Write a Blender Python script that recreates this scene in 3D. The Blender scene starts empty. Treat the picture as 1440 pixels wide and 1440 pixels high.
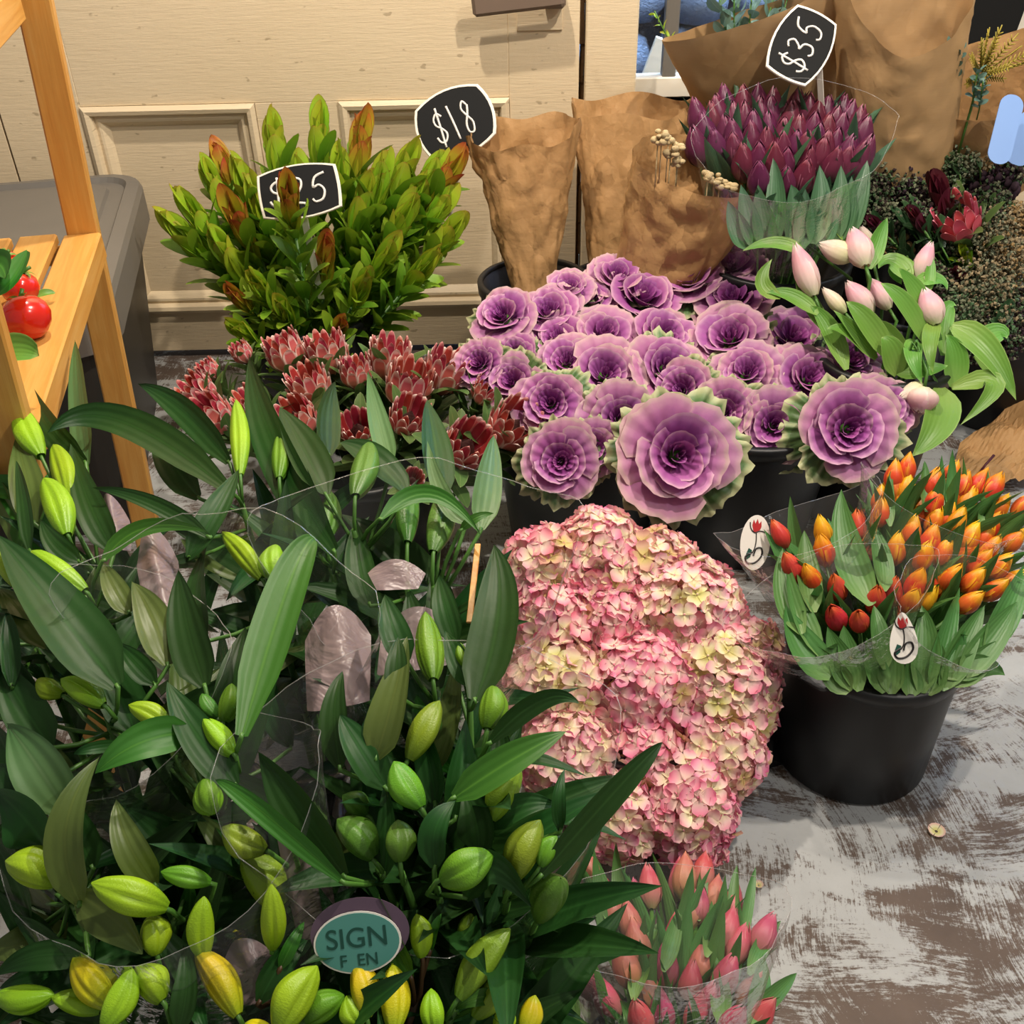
import bpy, math, random
from mathutils import Vector as V, Matrix, noise, Quaternion
random.seed(11)
R_ = random.Random
PI = math.pi
S = bpy.context.scene
COL = S.collection

# ------------------------------------------------------------------ camera
CAM_H, PITCH, ROLL, FPX = 1.4, 36.7, 1.3, 1440.0
cam = bpy.data.cameras.new('camera')
cam.sensor_width = 36; cam.lens = 36.0; cam.clip_start = .02
camo = bpy.data.objects.new('camera', cam); COL.objects.link(camo)
RC = Matrix.Rotation(math.radians(90 - PITCH), 3, 'X') @ Matrix.Rotation(math.radians(-ROLL), 3, 'Z')
C0 = V((0, 0, CAM_H))
camo.matrix_world = Matrix.Translation(C0) @ RC.to_4x4()
S.camera = camo
CR, CU, CB = RC @ V((1, 0, 0)), RC @ V((0, 1, 0)), RC @ V((0, 0, 1))   # camera right, up, back

# ------------------------------------------------------------------ world, lamps, exposure
S.view_settings.view_transform = 'Standard'; S.view_settings.look = 'None'
S.view_settings.gamma = 1; S.view_settings.use_curve_mapping = False
S.view_settings.exposure = 0.27
S.cycles.transparent_max_bounces = 24
S.cycles.max_bounces = 8
w = bpy.data.worlds.new('room_light'); S.world = w; w.use_nodes = True
w.node_tree.nodes['Background'].inputs[0].default_value = (1.0, .93, .84, 1)
w.node_tree.nodes['Background'].inputs[1].default_value = .23
def lamp(name, loc, power, color, radius=.05, spot=None, target=None, blend=.5):
    l = bpy.data.lights.new(name, 'SPOT' if spot else 'POINT')
    l.energy = power; l.color = color; l.shadow_soft_size = radius
    if spot: l.spot_size = math.radians(spot); l.spot_blend = blend
    o = bpy.data.objects.new(name, l); COL.objects.link(o); o.location = loc
    if target is not None:
        o.rotation_euler = (V(target) - V(loc)).to_track_quat('-Z', 'Y').to_euler()
    return o
WARM = (1.0, .88, .74)
lamp('ceiling_lamp', (.95, 1.25, 2.7), 140, WARM, .03)
lamp('ceiling_lamp.001', (-.25, 1.9, 2.55), 112, WARM, .03)
lamp('ceiling_lamp.002', (1.5, .3, 2.7), 60, (1, .95, .88), .05)

# ------------------------------------------------------------------ pixel rays to places in the room
def ray(px, py): return RC @ V(((px - 720) / FPX, -(py - 720) / FPX, -1))
def atD(px, py, t): return C0 + ray(px, py) * t
def atZ(px, py, z):
    d = ray(px, py); return C0 + d * ((z - CAM_H) / d.z)
def atY(px, py, y):
    d = ray(px, py); return C0 + d * (y / d.y)
def atPlane(px, py, p, n):
    d = ray(px, py); return C0 + d * ((p - C0).dot(n) / d.dot(n))
def depth(p): return -(p - C0).dot(CB)
def mpx(px, p): return px * depth(p) / FPX
def lerp(a, b, t): return a + (b - a) * t
def pw(x, pts):
    if x <= pts[0][0]: return pts[0][1]
    for (x0, y0), (x1, y1) in zip(pts, pts[1:]):
        if x <= x1: return lerp(y0, y1, (x - x0) / (x1 - x0))
    return pts[-1][1]
def hexc(h):
    c = [int(h[i:i+2], 16) / 255 for i in (0, 2, 4)]
    return tuple((v / 12.92 if v <= .04045 else ((v + .055) / 1.055) ** 2.4) for v in c) + (1,)

# ------------------------------------------------------------------ material helpers
class NT:
    def __init__(s, name):
        s.m = bpy.data.materials.new(name); s.m.use_nodes = True
        s.t = s.m.node_tree; s.t.nodes.clear()
        s.out = s.t.nodes.new('ShaderNodeOutputMaterial')
    def n(s, typ, **kw):
        nd = s.t.nodes.new('ShaderNode' + typ)
        for k, v in kw.items():
            if k.startswith('i_'):
                key = k[2:]
                key = int(key) if key.isdigit() else key.replace('_', ' ')
                s.set(nd.inputs[key], v)
            else: setattr(nd, k, v)
        return nd
    def set(s, inp, v):
        if isinstance(v, bpy.types.NodeSocket): s.t.links.new(v, inp)
        else: inp.default_value = v
    def math(s, op, a, b=0.0, c=None, clamp=False):
        nd = s.t.nodes.new('ShaderNodeMath'); nd.operation = op; nd.use_clamp = clamp
        s.set(nd.inputs[0], a); s.set(nd.inputs[1], b)
        if c is not None: s.set(nd.inputs[2], c)
        return nd.outputs[0]
    def mix(s, f, a, b, blend='MIX'):
        nd = s.t.nodes.new('ShaderNodeMix'); nd.data_type = 'RGBA'; nd.blend_type = blend
        s.set(nd.inputs['Factor'], f); s.set(nd.inputs[6], a); s.set(nd.inputs[7], b)
        return nd.outputs[2]
    def ramp(s, f, stops, interp='LINEAR'):
        nd = s.t.nodes.new('ShaderNodeValToRGB'); nd.color_ramp.interpolation = interp
        e = nd.color_ramp.elements
        while len(e) < len(stops): e.new(.5)
        for el, (p, c) in zip(e, stops):
            el.position = p; el.color = c if len(c) == 4 else tuple(c) + (1,)
        s.set(nd.inputs[0], f); return nd.outputs[0]
    def noise(s, vec, scale, detail=3, rough=.55, dist=0.0):
        nd = s.n('TexNoise'); nd.inputs['Scale'].default_value = scale; nd.inputs['Detail'].default_value = detail
        nd.inputs['Roughness'].default_value = rough; nd.inputs['Distortion'].default_value = dist
        if vec is not None: s.set(nd.inputs['Vector'], vec)
        return nd.outputs['Fac']
    def bump(s, h, strength=.3, dist=.01, normal=None):
        nd = s.n('Bump'); nd.inputs['Strength'].default_value = strength; nd.inputs['Distance'].default_value = dist
        s.set(nd.inputs['Height'], h)
        if normal is not None: s.set(nd.inputs['Normal'], normal)
        return nd.outputs[0]
    def coords(s): return s.n('TexCoord')
    def mapping(s, vec, scale=(1, 1, 1), rot=(0, 0, 0)):
        nd = s.n('Mapping'); s.set(nd.inputs['Vector'], vec)
        nd.inputs['Scale'].default_value = scale; nd.inputs['Rotation'].default_value = rot
        return nd.outputs[0]
    def pbsdf(s, color, rough=.5, normal=None, spec=.5, metal=0.0, **kw):
        p = s.n('BsdfPrincipled'); s.set(p.inputs['Base Color'], color); s.set(p.inputs['Roughness'], rough)
        s.set(p.inputs['Specular IOR Level'], spec); s.set(p.inputs['Metallic'], metal)
        if normal is not None: s.set(p.inputs['Normal'], normal)
        for k, v in kw.items(): s.set(p.inputs[k.replace('_', ' ')], v)
        return p.outputs[0]
    def end(s, sh): s.t.links.new(sh, s.out.inputs[0]); return s.m

def organic(name, stops, edge=None, edge_w=.2, edge_p=1.0, rib=None, rough=.42, transl=.22, var=.12, hue=.015, veins=0, bumps=.25, spec=.4, blotch=None):
    """leaf or petal: colour along its length (uv v), rim colour, midrib, parallel veins, a little variation"""
    k = NT(name); tc = k.coords(); uv = k.n('UVMap').outputs[0]
    sep = k.n('SeparateXYZ'); k.set(sep.inputs[0], uv); u, v = sep.outputs[0], sep.outputs[1]
    obj = tc.outputs['Object']
    nz = k.noise(obj, 40, 3)
    vv = k.math('ADD', v, k.math('MULTIPLY', k.math('SUBTRACT', nz, .5), .22))
    col = k.ramp(vv, [(p, hexc(c)) for p, c in stops])
    au = k.math('ABSOLUTE', k.math('SUBTRACT', k.math('MULTIPLY', u, 2.0), 1.0))
    if blotch:
        b = k.noise(obj, 18, 2)
        col = k.mix(k.ramp(b, [(.45, (0, 0, 0)), (.65, (1, 1, 1))]), col, hexc(blotch))
    if rib:
        f = k.math('SUBTRACT', 1.0, k.math('DIVIDE', au, .09), clamp=True)
        col = k.mix(k.math('MULTIPLY', f, .7), col, hexc(rib))
    if edge:
        top = k.math('GREATER_THAN', v, 2.0)
        e1 = k.math('DIVIDE', k.math('SUBTRACT', au, 1 - edge_w), edge_w, clamp=True)
        e2 = k.math('DIVIDE', k.math('SUBTRACT', v, 1 - edge_w), edge_w, clamp=True)
        e = k.math('MAXIMUM', k.math('MULTIPLY', e1, k.math('MULTIPLY', v, 1.6, clamp=True)), e2)
        e = k.math('MULTIPLY', e, k.math('ADD', .55, nz), clamp=True)
        col = k.mix(k.math('POWER', e, edge_p) if edge_p != 1 else e, col, hexc(edge))
    rnd = k.n('ObjectInfo').outputs['Random']
    hs = k.n('HueSaturation'); k.set(hs.inputs['Color'], col)
    k.set(hs.inputs['Hue'], k.math('ADD', .5 - hue, k.math('MULTIPLY', rnd, 2 * hue)))
    k.set(hs.inputs['Value'], k.math('ADD', 1 - var, k.math('MULTIPLY', k.math('ADD', rnd, nz), var)))
    col = hs.outputs[0]
    h = nz
    if veins:
        wv = k.math('SINE', k.math('MULTIPLY', u, veins * 2 * PI))
        h = k.math('ADD', k.math('MULTIPLY', wv, .5), nz)
    nm = k.bump(h, bumps, .004)
    p = k.pbsdf(col, rough, nm, spec)
    if transl:
        t = k.n('BsdfTranslucent'); k.set(t.inputs[0], col); k.set(t.inputs['Normal'], nm)
        mx = k.n('MixShader'); mx.inputs[0].default_value = transl
        k.t.links.new(p, mx.inputs[1]); k.t.links.new(t.outputs[0], mx.inputs[2]); p = mx.outputs[0]
    return k.end(p)

def plain(name, c, rough=.5, spec=.5, bump=0, bscale=60, var=.1, metal=0.0, vscale=9, coat=0.0):
    k = NT(name); o = k.coords().outputs['Object']
    nz = k.noise(o, vscale, 4)
    col = k.mix(k.math('MULTIPLY', nz, var * 2), hexc(c), (0.01, .01, .01, 1)) if var else hexc(c)
    nm = k.bump(k.noise(o, bscale, 4), bump, .003) if bump else None
    return k.end(k.pbsdf(col, rough, nm, spec, metal, Coat_Weight=coat))

M = {}
# flowers
M['lily_leaf'] = organic('lily_leaf', [(0, '224218'), (.5, '23491b'), (1, '204320')], rib='2f5926', rough=.46, veins=4, bumps=.13, var=.26, transl=.16, spec=.26)
M['lily_leaf_pale'] = organic('lily_leaf_pale', [(0, '5d7f4a'), (.5, '54794a'), (1, '45703f')], rib='6f9060', rough=.45, veins=4, bumps=.14, var=.15, transl=.2)
M['lily_leaf_bright'] = organic('lily_leaf_bright', [(0, '346e1e'), (.5, '397423'), (1, '326821')], rib='55902f', rough=.46, veins=4, bumps=.12, var=.12, transl=.25)
M['lily_leaf_olive'] = organic('lily_leaf_olive', [(0, '55682e'), (.5, '5b6f34'), (1, '4c6230')], rib='68793a', rough=.4, veins=4, bumps=.14, var=.12, transl=.25)
M['bud_bright'] = organic('bud_bright', [(0, '6f9a1c'), (.4, '95bd22'), (1, '86b01f')], rough=.38, var=.12, transl=.08, veins=9, bumps=.2)
M['bud_green'] = organic('bud_green', [(0, '4c7a1c'), (.4, '6b9a24'), (1, '5c8c20')], rough=.38, var=.12, transl=.08, veins=9, bumps=.2)
M['bud_dark'] = organic('bud_dark', [(0, '3f6a22'), (.4, '527f29'), (1, '4a7626')], rough=.38, var=.12, transl=.08, veins=9, bumps=.2)
M['bud_yellow'] = organic('bud_yellow', [(0, '8fae20'), (.35, 'c3c01e'), (.75, 'd3be18'), (1, 'a8bb20')], rough=.38, var=.12, transl=.1, veins=9, bumps=.2)
M['stem_green'] = plain('stem_green', '4b7a2c', .45, var=.12)
M['stem_brown'] = plain('stem_brown', '4a3218', .5, var=.15)
M['leuc_leaf'] = organic('leuc_leaf', [(0, '56801c'), (.55, '7aa428'), (.9, '86a82a'), (1, '9a8630')], edge='8a9a3a', edge_w=.1, rib='7da035', rough=.42, var=.2, hue=.02, transl=.25, bumps=.15)
M['leuc_tip'] = organic('leuc_tip', [(0, '7ea624'), (.55, 'a4c22c'), (.88, 'a8a632'), (1, 'b0603a')], edge='8a8c2c', edge_w=.1, rib='a3bb45', rough=.4, var=.15, hue=.025, transl=.3, bumps=.15)
M['leuc_red'] = organic('leuc_red', [(0, '86a024'), (.45, 'b3a02a'), (.75, 'b8642c'), (1, '8f2f28')], edge='a0502c', edge_w=.12, rib='c0a040', rough=.4, var=.15, hue=.02, transl=.28, bumps=.15)
M['leuc_wine'] = organic('leuc_wine', [(0, '4a2028'), (.5, '5d1c2c'), (1, '521626')], edge='6e3038', edge_w=.1, rib='7a3a40', rough=.45, var=.2, transl=.15)
M['protea_bract'] = organic('protea_bract', [(0, 'c88878'), (.45, 'd4706a'), (.8, 'c8525a'), (1, 'bc4048')], edge='f9e4da', edge_w=.34, edge_p=.6, rough=.5, var=.12, hue=.012, transl=.18, bumps=.3, spec=.25)
M['protea_inner'] = organic('protea_inner', [(0, '9c3036'), (.5, 'a8343a'), (1, '98242e')], edge='e4a49a', edge_w=.26, edge_p=.7, rough=.5, var=.15, transl=.12, bumps=.3, spec=.25)
M['protea_core'] = plain('protea_core', '4a2a26', .8, .2, bump=.8, bscale=220, var=.3)
M['protea_leaf'] = organic('protea_leaf', [(0, '5c7440'), (.5, '53713a'), (1, '5f7a40')], edge='94a070', edge_w=.1, rib='7c9054', rough=.5, var=.2, transl=.18, bumps=.2)
M['cab_core'] = organic('cab_core', [(0, '65205f'), (.5, '85347f'), (.85, '9d4c96'), (1, 'b674ae')], rough=.5, var=.16, hue=.015, transl=.1, bumps=.4, veins=6, spec=.25)
M['cab_mid'] = organic('cab_mid', [(0, '732a6e'), (.5, '96478e'), (.85, 'aa5fa0'), (1, 'c088b0')], edge='d2a4bc', edge_w=.07, rough=.5, var=.16, hue=.015, transl=.1, bumps=.4, veins=6, spec=.25)
M['cab_outer'] = organic('cab_outer', [(0, '823a80'), (.5, 'a25a98'), (.8, 'b472a2'), (.95, 'c08ea8'), (1, 'b4a48e')], edge='caa6ac', edge_w=.08, rough=.5, var=.16, hue=.015, transl=.12, bumps=.4, veins=6, spec=.25)
M['cab_green'] = organic('cab_green', [(0, '93a078'), (.5, '5c7a45'), (.85, '547340'), (1, '9ca676')], edge='b8b88c', edge_w=.12, rib='bfc79c', rough=.45, var=.2, transl=.15, bumps=.7, veins=7)
def floret_mat(name, inner, mid, outer):
    return organic(name, [(0, inner), (.25, inner), (.6, mid), (1, outer)], rough=.55, var=.16, hue=.014, transl=.25, bumps=.25, spec=.25)
M['flo_pink'] = floret_mat('floret_pink', 'f2d0c6', 'efa8ba', 'de6e92')
M['flo_pale'] = floret_mat('floret_pale', 'f2e4be', 'f6d0ca', 'e492a8')
M['flo_cream'] = floret_mat('floret_cream', 'e2da90', 'f2e8be', 'eebeb8')
M['flo_dusty'] = floret_mat('floret_dusty', 'dcc684', 'dfb79c', 'c98f88')
M['tul_purple'] = organic('tulip_purple', [(0, '857c68'), (.15, '744a58'), (.5, '662846'), (.85, '5c1a3a'), (1, '741e38')], edge='a0607c', edge_w=.12, rough=.38, var=.25, hue=.03, transl=.12, veins=5, bumps=.08)
M['tul_orange'] = organic('tulip_orange', [(0, 'a8923c'), (.2, 'd0602c'), (.55, 'e06424'), (.85, 'ec941e'), (1, 'f0b41e')], edge='f4bc24', edge_w=.38, rough=.4, var=.12, hue=.02, transl=.2, veins=5, bumps=.08)
M['tul_red'] = organic('tulip_red', [(0, 'b06a4a'), (.3, 'cf4a3c'), (.7, 'd3483a'), (1, 'dc6a30')], edge='e2743a', edge_w=.18, rough=.4, var=.14, hue=.015, transl=.18, veins=5, bumps=.08)
M['tul_yellow'] = organic('tulip_yellow', [(0, 'b0a03c'), (.3, 'e0902a'), (.7, 'edaa20'), (1, 'f0c01e')], edge='f2c22a', edge_w=.3, rough=.4, var=.12, hue=.015, transl=.2, veins=5, bumps=.08)
M['tul_pink'] = organic('tulip_pink', [(0, '9c9460'), (.2, 'b87870'), (.6, 'c65a6e'), (1, 'c24064')], edge='cc7a82', edge_w=.2, rough=.4, var=.15, hue=.02, transl=.2, veins=5, bumps=.08)
M['tul_salmon'] = organic('tulip_salmon', [(0, '8c925c'), (.25, 'b88464'), (.7, 'c67468'), (1, 'c4545e')], edge='cc8a72', edge_w=.2, rough=.4, var=.15, hue=.015, transl=.2, veins=5, bumps=.08)
M['tul_blush'] = organic('tulip_blush', [(0, 'dfe0b8'), (.2, 'eed8cc'), (.6, 'eebcc6'), (1, 'ea9fb6')], edge='f4dfd8', edge_w=.2, rough=.4, var=.06, hue=.01, transl=.25, veins=5, bumps=.08)
M['tul_cream'] = organic('tulip_cream', [(0, 'c8d09a'), (.3, 'e6deb4'), (.8, 'efd9cc'), (1, 'eccfc8')], edge='f4e6d8', edge_w=.2, rough=.4, var=.06, hue=.01, transl=.25, veins=5, bumps=.08)
M['tul_leaf'] = organic('tulip_leaf', [(0, '7a9c5c'), (.3, '568244'), (1, '47763a')], rough=.4, veins=7, bumps=.12, var=.2, transl=.2)
M['tul_leaf_grey'] = organic('tulip_leaf_grey', [(0, '5c7f52'), (.3, '47704a'), (1, '466a50')], rough=.4, veins=7, bumps=.12, var=.22, transl=.18)
M['tul_leaf_light'] = organic('tulip_leaf_light', [(0, '8fb35a'), (.4, '72a244'), (1, '5f953a')], edge='9cbf6c', edge_w=.1, rough=.38, veins=7, bumps=.12, var=.14, transl=.28)
# hard goods
M['black_plastic'] = plain('black_plastic', '16171a', .42, .45, bump=.05, bscale=30, var=.2)
M['black_gloss'] = plain('black_gloss', '121316', .25, .5, bump=.25, bscale=14, var=.2)
M['grey_plastic'] = plain('grey_plastic', '6e6a64', .45, .4, bump=.04, bscale=80, var=.08)
M['dark_grey_plastic'] = plain('dark_grey_plastic', '35332f', .45, .4, bump=.04, bscale=80, var=.1)
M['white_plastic'] = plain('white_plastic', 'ece6d8', .4, .5, var=.03)
M['slate'] = plain('slate_board', '1a1b1c', .7, .15, bump=.04, bscale=90, var=.15)
M['chalk'] = plain('chalk', 'f2efe8', .9, .1, bump=.6, bscale=400, var=.1)
M['tomato'] = plain('tomato_skin', 'd8220f', .2, .5, var=.1, vscale=14, coat=.4)
M['label_paper'] = plain('label_paper', 'e9e4dc', .5, .4, var=.03)
M['teal_print'] = plain('teal_print', '4f8f86', .4, .4, var=.04)
M['mauve_print'] = plain('mauve_print', '5c4a5c', .4, .4, var=.05)
M['ink_green'] = plain('ink_green', '1c4a40', .5, .3, var=0)
M['ink_red'] = plain('ink_red', 'b02a2c', .5, .3, var=0)
M['ink_black'] = plain('ink_black', '1c1a1c', .5, .3, var=0)
M['dry_cream'] = plain('dry_cream', 'd6be90', .7, .2, bump=.6, bscale=160, var=.25)
M['dry_tan'] = plain('dry_tan', 'a98a5c', .7, .2, bump=.4, bscale=120, var=.25)
M['dry_dark'] = plain('dry_dark', '3c2c2a', .75, .2, bump=.5, bscale=120, var=.3)
M['dry_plum'] = plain('dry_plum', '3e2a36', .75, .2, bump=.5, bscale=120, var=.3)
M['dry_sage'] = plain('dry_sage', '83876c', .75, .2, bump=.5, bscale=120, var=.3)
M['dry_beige'] = plain('dry_beige', 'a99674', .75, .2, bump=.5, bscale=120, var=.3)
M['fern_yellow'] = plain('fern_yellow', 'b2a040', .6, .2, var=.2)
M['euc_leaf'] = organic('euc_leaf', [(0, '5f7f70'), (1, '6d8f86')], rib='8aa89c', rough=.5, var=.2, transl=.15)
M['dark_leaf'] = organic('dark_leaf', [(0, '2c4a2c'), (1, '335532')], edge='6d8060', edge_w=.08, rib='5a7450', rough=.4, var=.2, transl=.15)
M['dark_red'] = organic('dark_red_petal', [(0, '3a0c14'), (.6, '6a1220'), (1, '7c1a28')], rough=.5, var=.2, transl=.12)

def mk_kraft(name, c, c2, crease=.5):
    k = NT(name); o = k.coords().outputs['Object']
    n1 = k.noise(o, 9, 5); n2 = k.noise(k.mapping(o, (3, 3, 60)), 8, 3)
    col = k.mix(n1, hexc(c), hexc(c2)); col = k.mix(k.math('MULTIPLY', n2, .25), col, hexc('946c40'))
    def facets(sc):
        vm = k.mapping(o, (sc, sc, sc * .7)); wv = k.n('TexNoise'); wv.inputs['Scale'].default_value = .8; k.set(wv.inputs['Vector'], vm)
        ad = k.n('VectorMath', operation='ADD'); k.set(ad.inputs[0], vm); k.set(ad.inputs[1], wv.outputs['Color'])
        vo = k.n('TexVoronoi'); k.set(vo.inputs['Vector'], ad.outputs[0]); vo.inputs['Scale'].default_value = 1
        sb = k.n('VectorMath', operation='SUBTRACT'); k.set(sb.inputs[0], ad.outputs[0]); k.set(sb.inputs[1], vo.outputs['Position'])
        cb = k.n('VectorMath', operation='SUBTRACT'); k.set(cb.inputs[0], vo.outputs['Color']); cb.inputs[1].default_value = (.5, .5, .5)
        dt = k.n('VectorMath', operation='DOT_PRODUCT'); k.set(dt.inputs[0], sb.outputs[0]); k.set(dt.inputs[1], cb.outputs[0])
        return dt.outputs['Value']
    h = k.math('ADD', k.math('MULTIPLY', facets(15), 1.0), k.math('ADD', k.math('MULTIPLY', facets(34), .45), k.math('MULTIPLY', n1, .5)))
    nm = k.bump(h, crease, .03)
    p = k.pbsdf(col, .62, nm, .3)
    t = k.n('BsdfTranslucent'); k.set(t.inputs[0], col)
    mx = k.n('MixShader'); mx.inputs[0].default_value = .1
    k.t.links.new(p, mx.inputs[1]); k.t.links.new(t.outputs[0], mx.inputs[2])
    return k.end(mx.outputs[0])
M['kraft'] = mk_kraft('kraft_paper', 'c29a6c', 'b48a56', .55)
M['kraft_smooth'] = mk_kraft('kraft_paper_pale', 'c2a074', 'b69264', .16)

def mk_wood(name, c1, c2, c3):
    k = NT(name); o = k.coords().outputs['Object']
    n1 = k.noise(k.mapping(o, (18, 18, 1.6)), 3, 4, .6, .6); n2 = k.noise(k.mapping(o, (120, 120, 5)), 2, 3)
    col = k.ramp(n1, [(.25, hexc(c1)), (.5, hexc(c2)), (.75, hexc(c3))])
    col = k.mix(k.math('MULTIPLY', n2, .18), col, hexc('7a4f1c'))
    return k.end(k.pbsdf(col, .42, k.bump(n2, .12, .003), .4))
M['pine'] = mk_wood('pine_wood', 'c88a3e', 'd39b4c', 'dcab60')

def mk_film(name, haze=.05, gloss=1.0, tint=(1, 1, 1, 1)):
    k = NT(name); o = k.coords().outputs['Object']
    h = k.math('ADD', k.noise(o, 14, 4, .6, .8), k.math('MULTIPLY', k.noise(o, 60, 2), .15))
    nm = k.bump(h, .35, .02)
    tr = k.n('BsdfTransparent'); tr.inputs[0].default_value = tint
    gl = k.n('BsdfGlossy'); gl.inputs['Roughness'].default_value = .12; k.set(gl.inputs['Normal'], nm)
    df = k.n('BsdfDiffuse'); df.inputs[0].default_value = (.8, .8, .8, 1)
    fr = k.n('LayerWeight'); fr.inputs['Blend'].default_value = .22; k.set(fr.inputs['Normal'], nm)
    a = k.n('MixShader'); a.inputs[0].default_value = haze
    k.t.links.new(tr.outputs[0], a.inputs[1]); k.t.links.new(df.outputs[0], a.inputs[2])
    b = k.n('MixShader'); k.set(b.inputs[0], k.math('MULTIPLY', fr.outputs['Fresnel'], gloss, clamp=True))
    k.t.links.new(a.outputs[0], b.inputs[1]); k.t.links.new(gl.outputs[0], b.inputs[2])
    return k.end(b.outputs[0])
M['film'] = mk_film('clear_film', .035, .5)
M['film_thin'] = mk_film('thin_clear_film', .01, .16)
M['film_edge'] = mk_film('clear_film_edge', .14, .5)
M['tag_film'] = plain('bluish_plastic', '7d9fd6', .35, .4, var=.04)
M['glass'] = mk_film('window_glass', .01, .6)
k = NT('sleeve_print'); uv = k.n('UVMap').outputs[0]
o = k.coords().outputs['Object']
p = k.pbsdf(k.mix(k.noise(o, 7, 2), hexc('84727a'), hexc('94807c')), .35, k.bump(k.noise(o, 14, 4, .6, .8), .5, .02), .5)
tr = k.n('BsdfTransparent'); mx = k.n('MixShader'); mx.inputs[0].default_value = .78
k.t.links.new(tr.outputs[0], mx.inputs[1]); k.t.links.new(p, mx.inputs[2]); M['sleeve_print'] = k.end(mx.outputs[0])

def mk_paint(name, base, dark):
    k = NT(name); o = k.coords().outputs['Object']
    n1 = k.noise(o, 2.2, 5); n2 = k.noise(k.mapping(o, (6, 6, 70)), 3, 5, .65); n3 = k.noise(o, 34, 3, .6)
    col = k.mix(k.ramp(n1, [(.35, (0, 0, 0)), (.75, (.35, .35, .35))]), hexc(base), hexc(dark))
    spots = k.ramp(k.noise(k.mapping(o, (1, 1, 2)), 26, 2), [(.70, (0, 0, 0)), (.74, (1, 1, 1))])
    col = k.mix(k.math('MULTIPLY', spots, .45), col, hexc('7a6648'))
    crk = k.ramp(k.noise(k.mapping(o, (5, 5, 60)), 2.2, 5, .7, .5), [(.60, (0, 0, 0)), (.72, (1, 1, 1))])
    col = k.mix(k.math('MULTIPLY', crk, .25), col, hexc('9a835c'))
    h = k.math('ADD', k.math('MULTIPLY', n2, 1.0), k.math('MULTIPLY', n3, .5))
    return k.end(k.pbsdf(col, .42, k.bump(h, .22, .006), .4))
M['cream_paint'] = mk_paint('cream_paint', 'e2cfae', 'd2bc94')
M['raw_wood'] = plain('weathered_wood', '5a4022', .8, .2, bump=.9, bscale=50, var=.4)
M['handle_metal'] = plain('handle_metal', '7a685a', .5, .4, bump=.06, bscale=40, var=.08)

k = NT('worn_floor'); o = k.coords().outputs['Object']
wn = k.n('TexNoise'); wn.inputs['Scale'].default_value = 1.7; wn.inputs['Detail'].default_value = 1; k.set(wn.inputs['Vector'], o)
off = k.n('VectorMath', operation='SCALE'); k.set(off.inputs[0], wn.outputs['Color']); off.inputs['Scale'].default_value = .35
wp = k.n('VectorMath', operation='ADD'); k.set(wp.inputs[0], o); k.set(wp.inputs[1], off.outputs[0])
big = k.noise(k.mapping(o, (1, 1.7, 1), (0, 0, .6)), 4.6, 5, .65, .5)
st1 = k.noise(k.mapping(wp.outputs[0], (14, 190, 1), (0, 0, .62)), 1.3, 5, .8)
st2 = k.noise(k.mapping(wp.outputs[0], (210, 15, 1), (0, 0, .25)), 1.3, 5, .8)
sel = k.ramp(k.noise(o, 4.5, 2), [(.46, (0, 0, 0)), (.54, (1, 1, 1))])
st = k.mix(sel, st1, st2)
fine = k.noise(o, 150, 5, .8)
f = k.math('ADD', k.math('ADD', k.math('MULTIPLY', big, 1.25), k.math('MULTIPLY', st, .70)), k.math('MULTIPLY', fine, .42))
worn = k.ramp(f, [(.98, (0, 0, 0)), (1.0, (1, 1, 1))]) if False else k.math('DIVIDE', k.math('SUBTRACT', f, 1.155), .09, clamp=True)
brown = k.mix(k.noise(o, 12, 4), hexc('6c5d53'), hexc('453a34'))
pale = k.mix(k.noise(o, 5, 5, .7), hexc('929494'), hexc('b9bcbd'))
col = k.mix(worn, pale, brown)
M['floor'] = k.end(k.pbsdf(col, .6, k.bump(k.math('SUBTRACT', fine, worn), .25, .003), .3))

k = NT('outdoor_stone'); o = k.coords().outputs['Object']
M['stone'] = k.end(k.pbsdf(k.mix(k.noise(o, 5, 5, .7), hexc('a9bcd8'), hexc('6a88b8')), .8, k.bump(k.noise(o, 10, 6, .7), 1.0, .06), .2))

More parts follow.
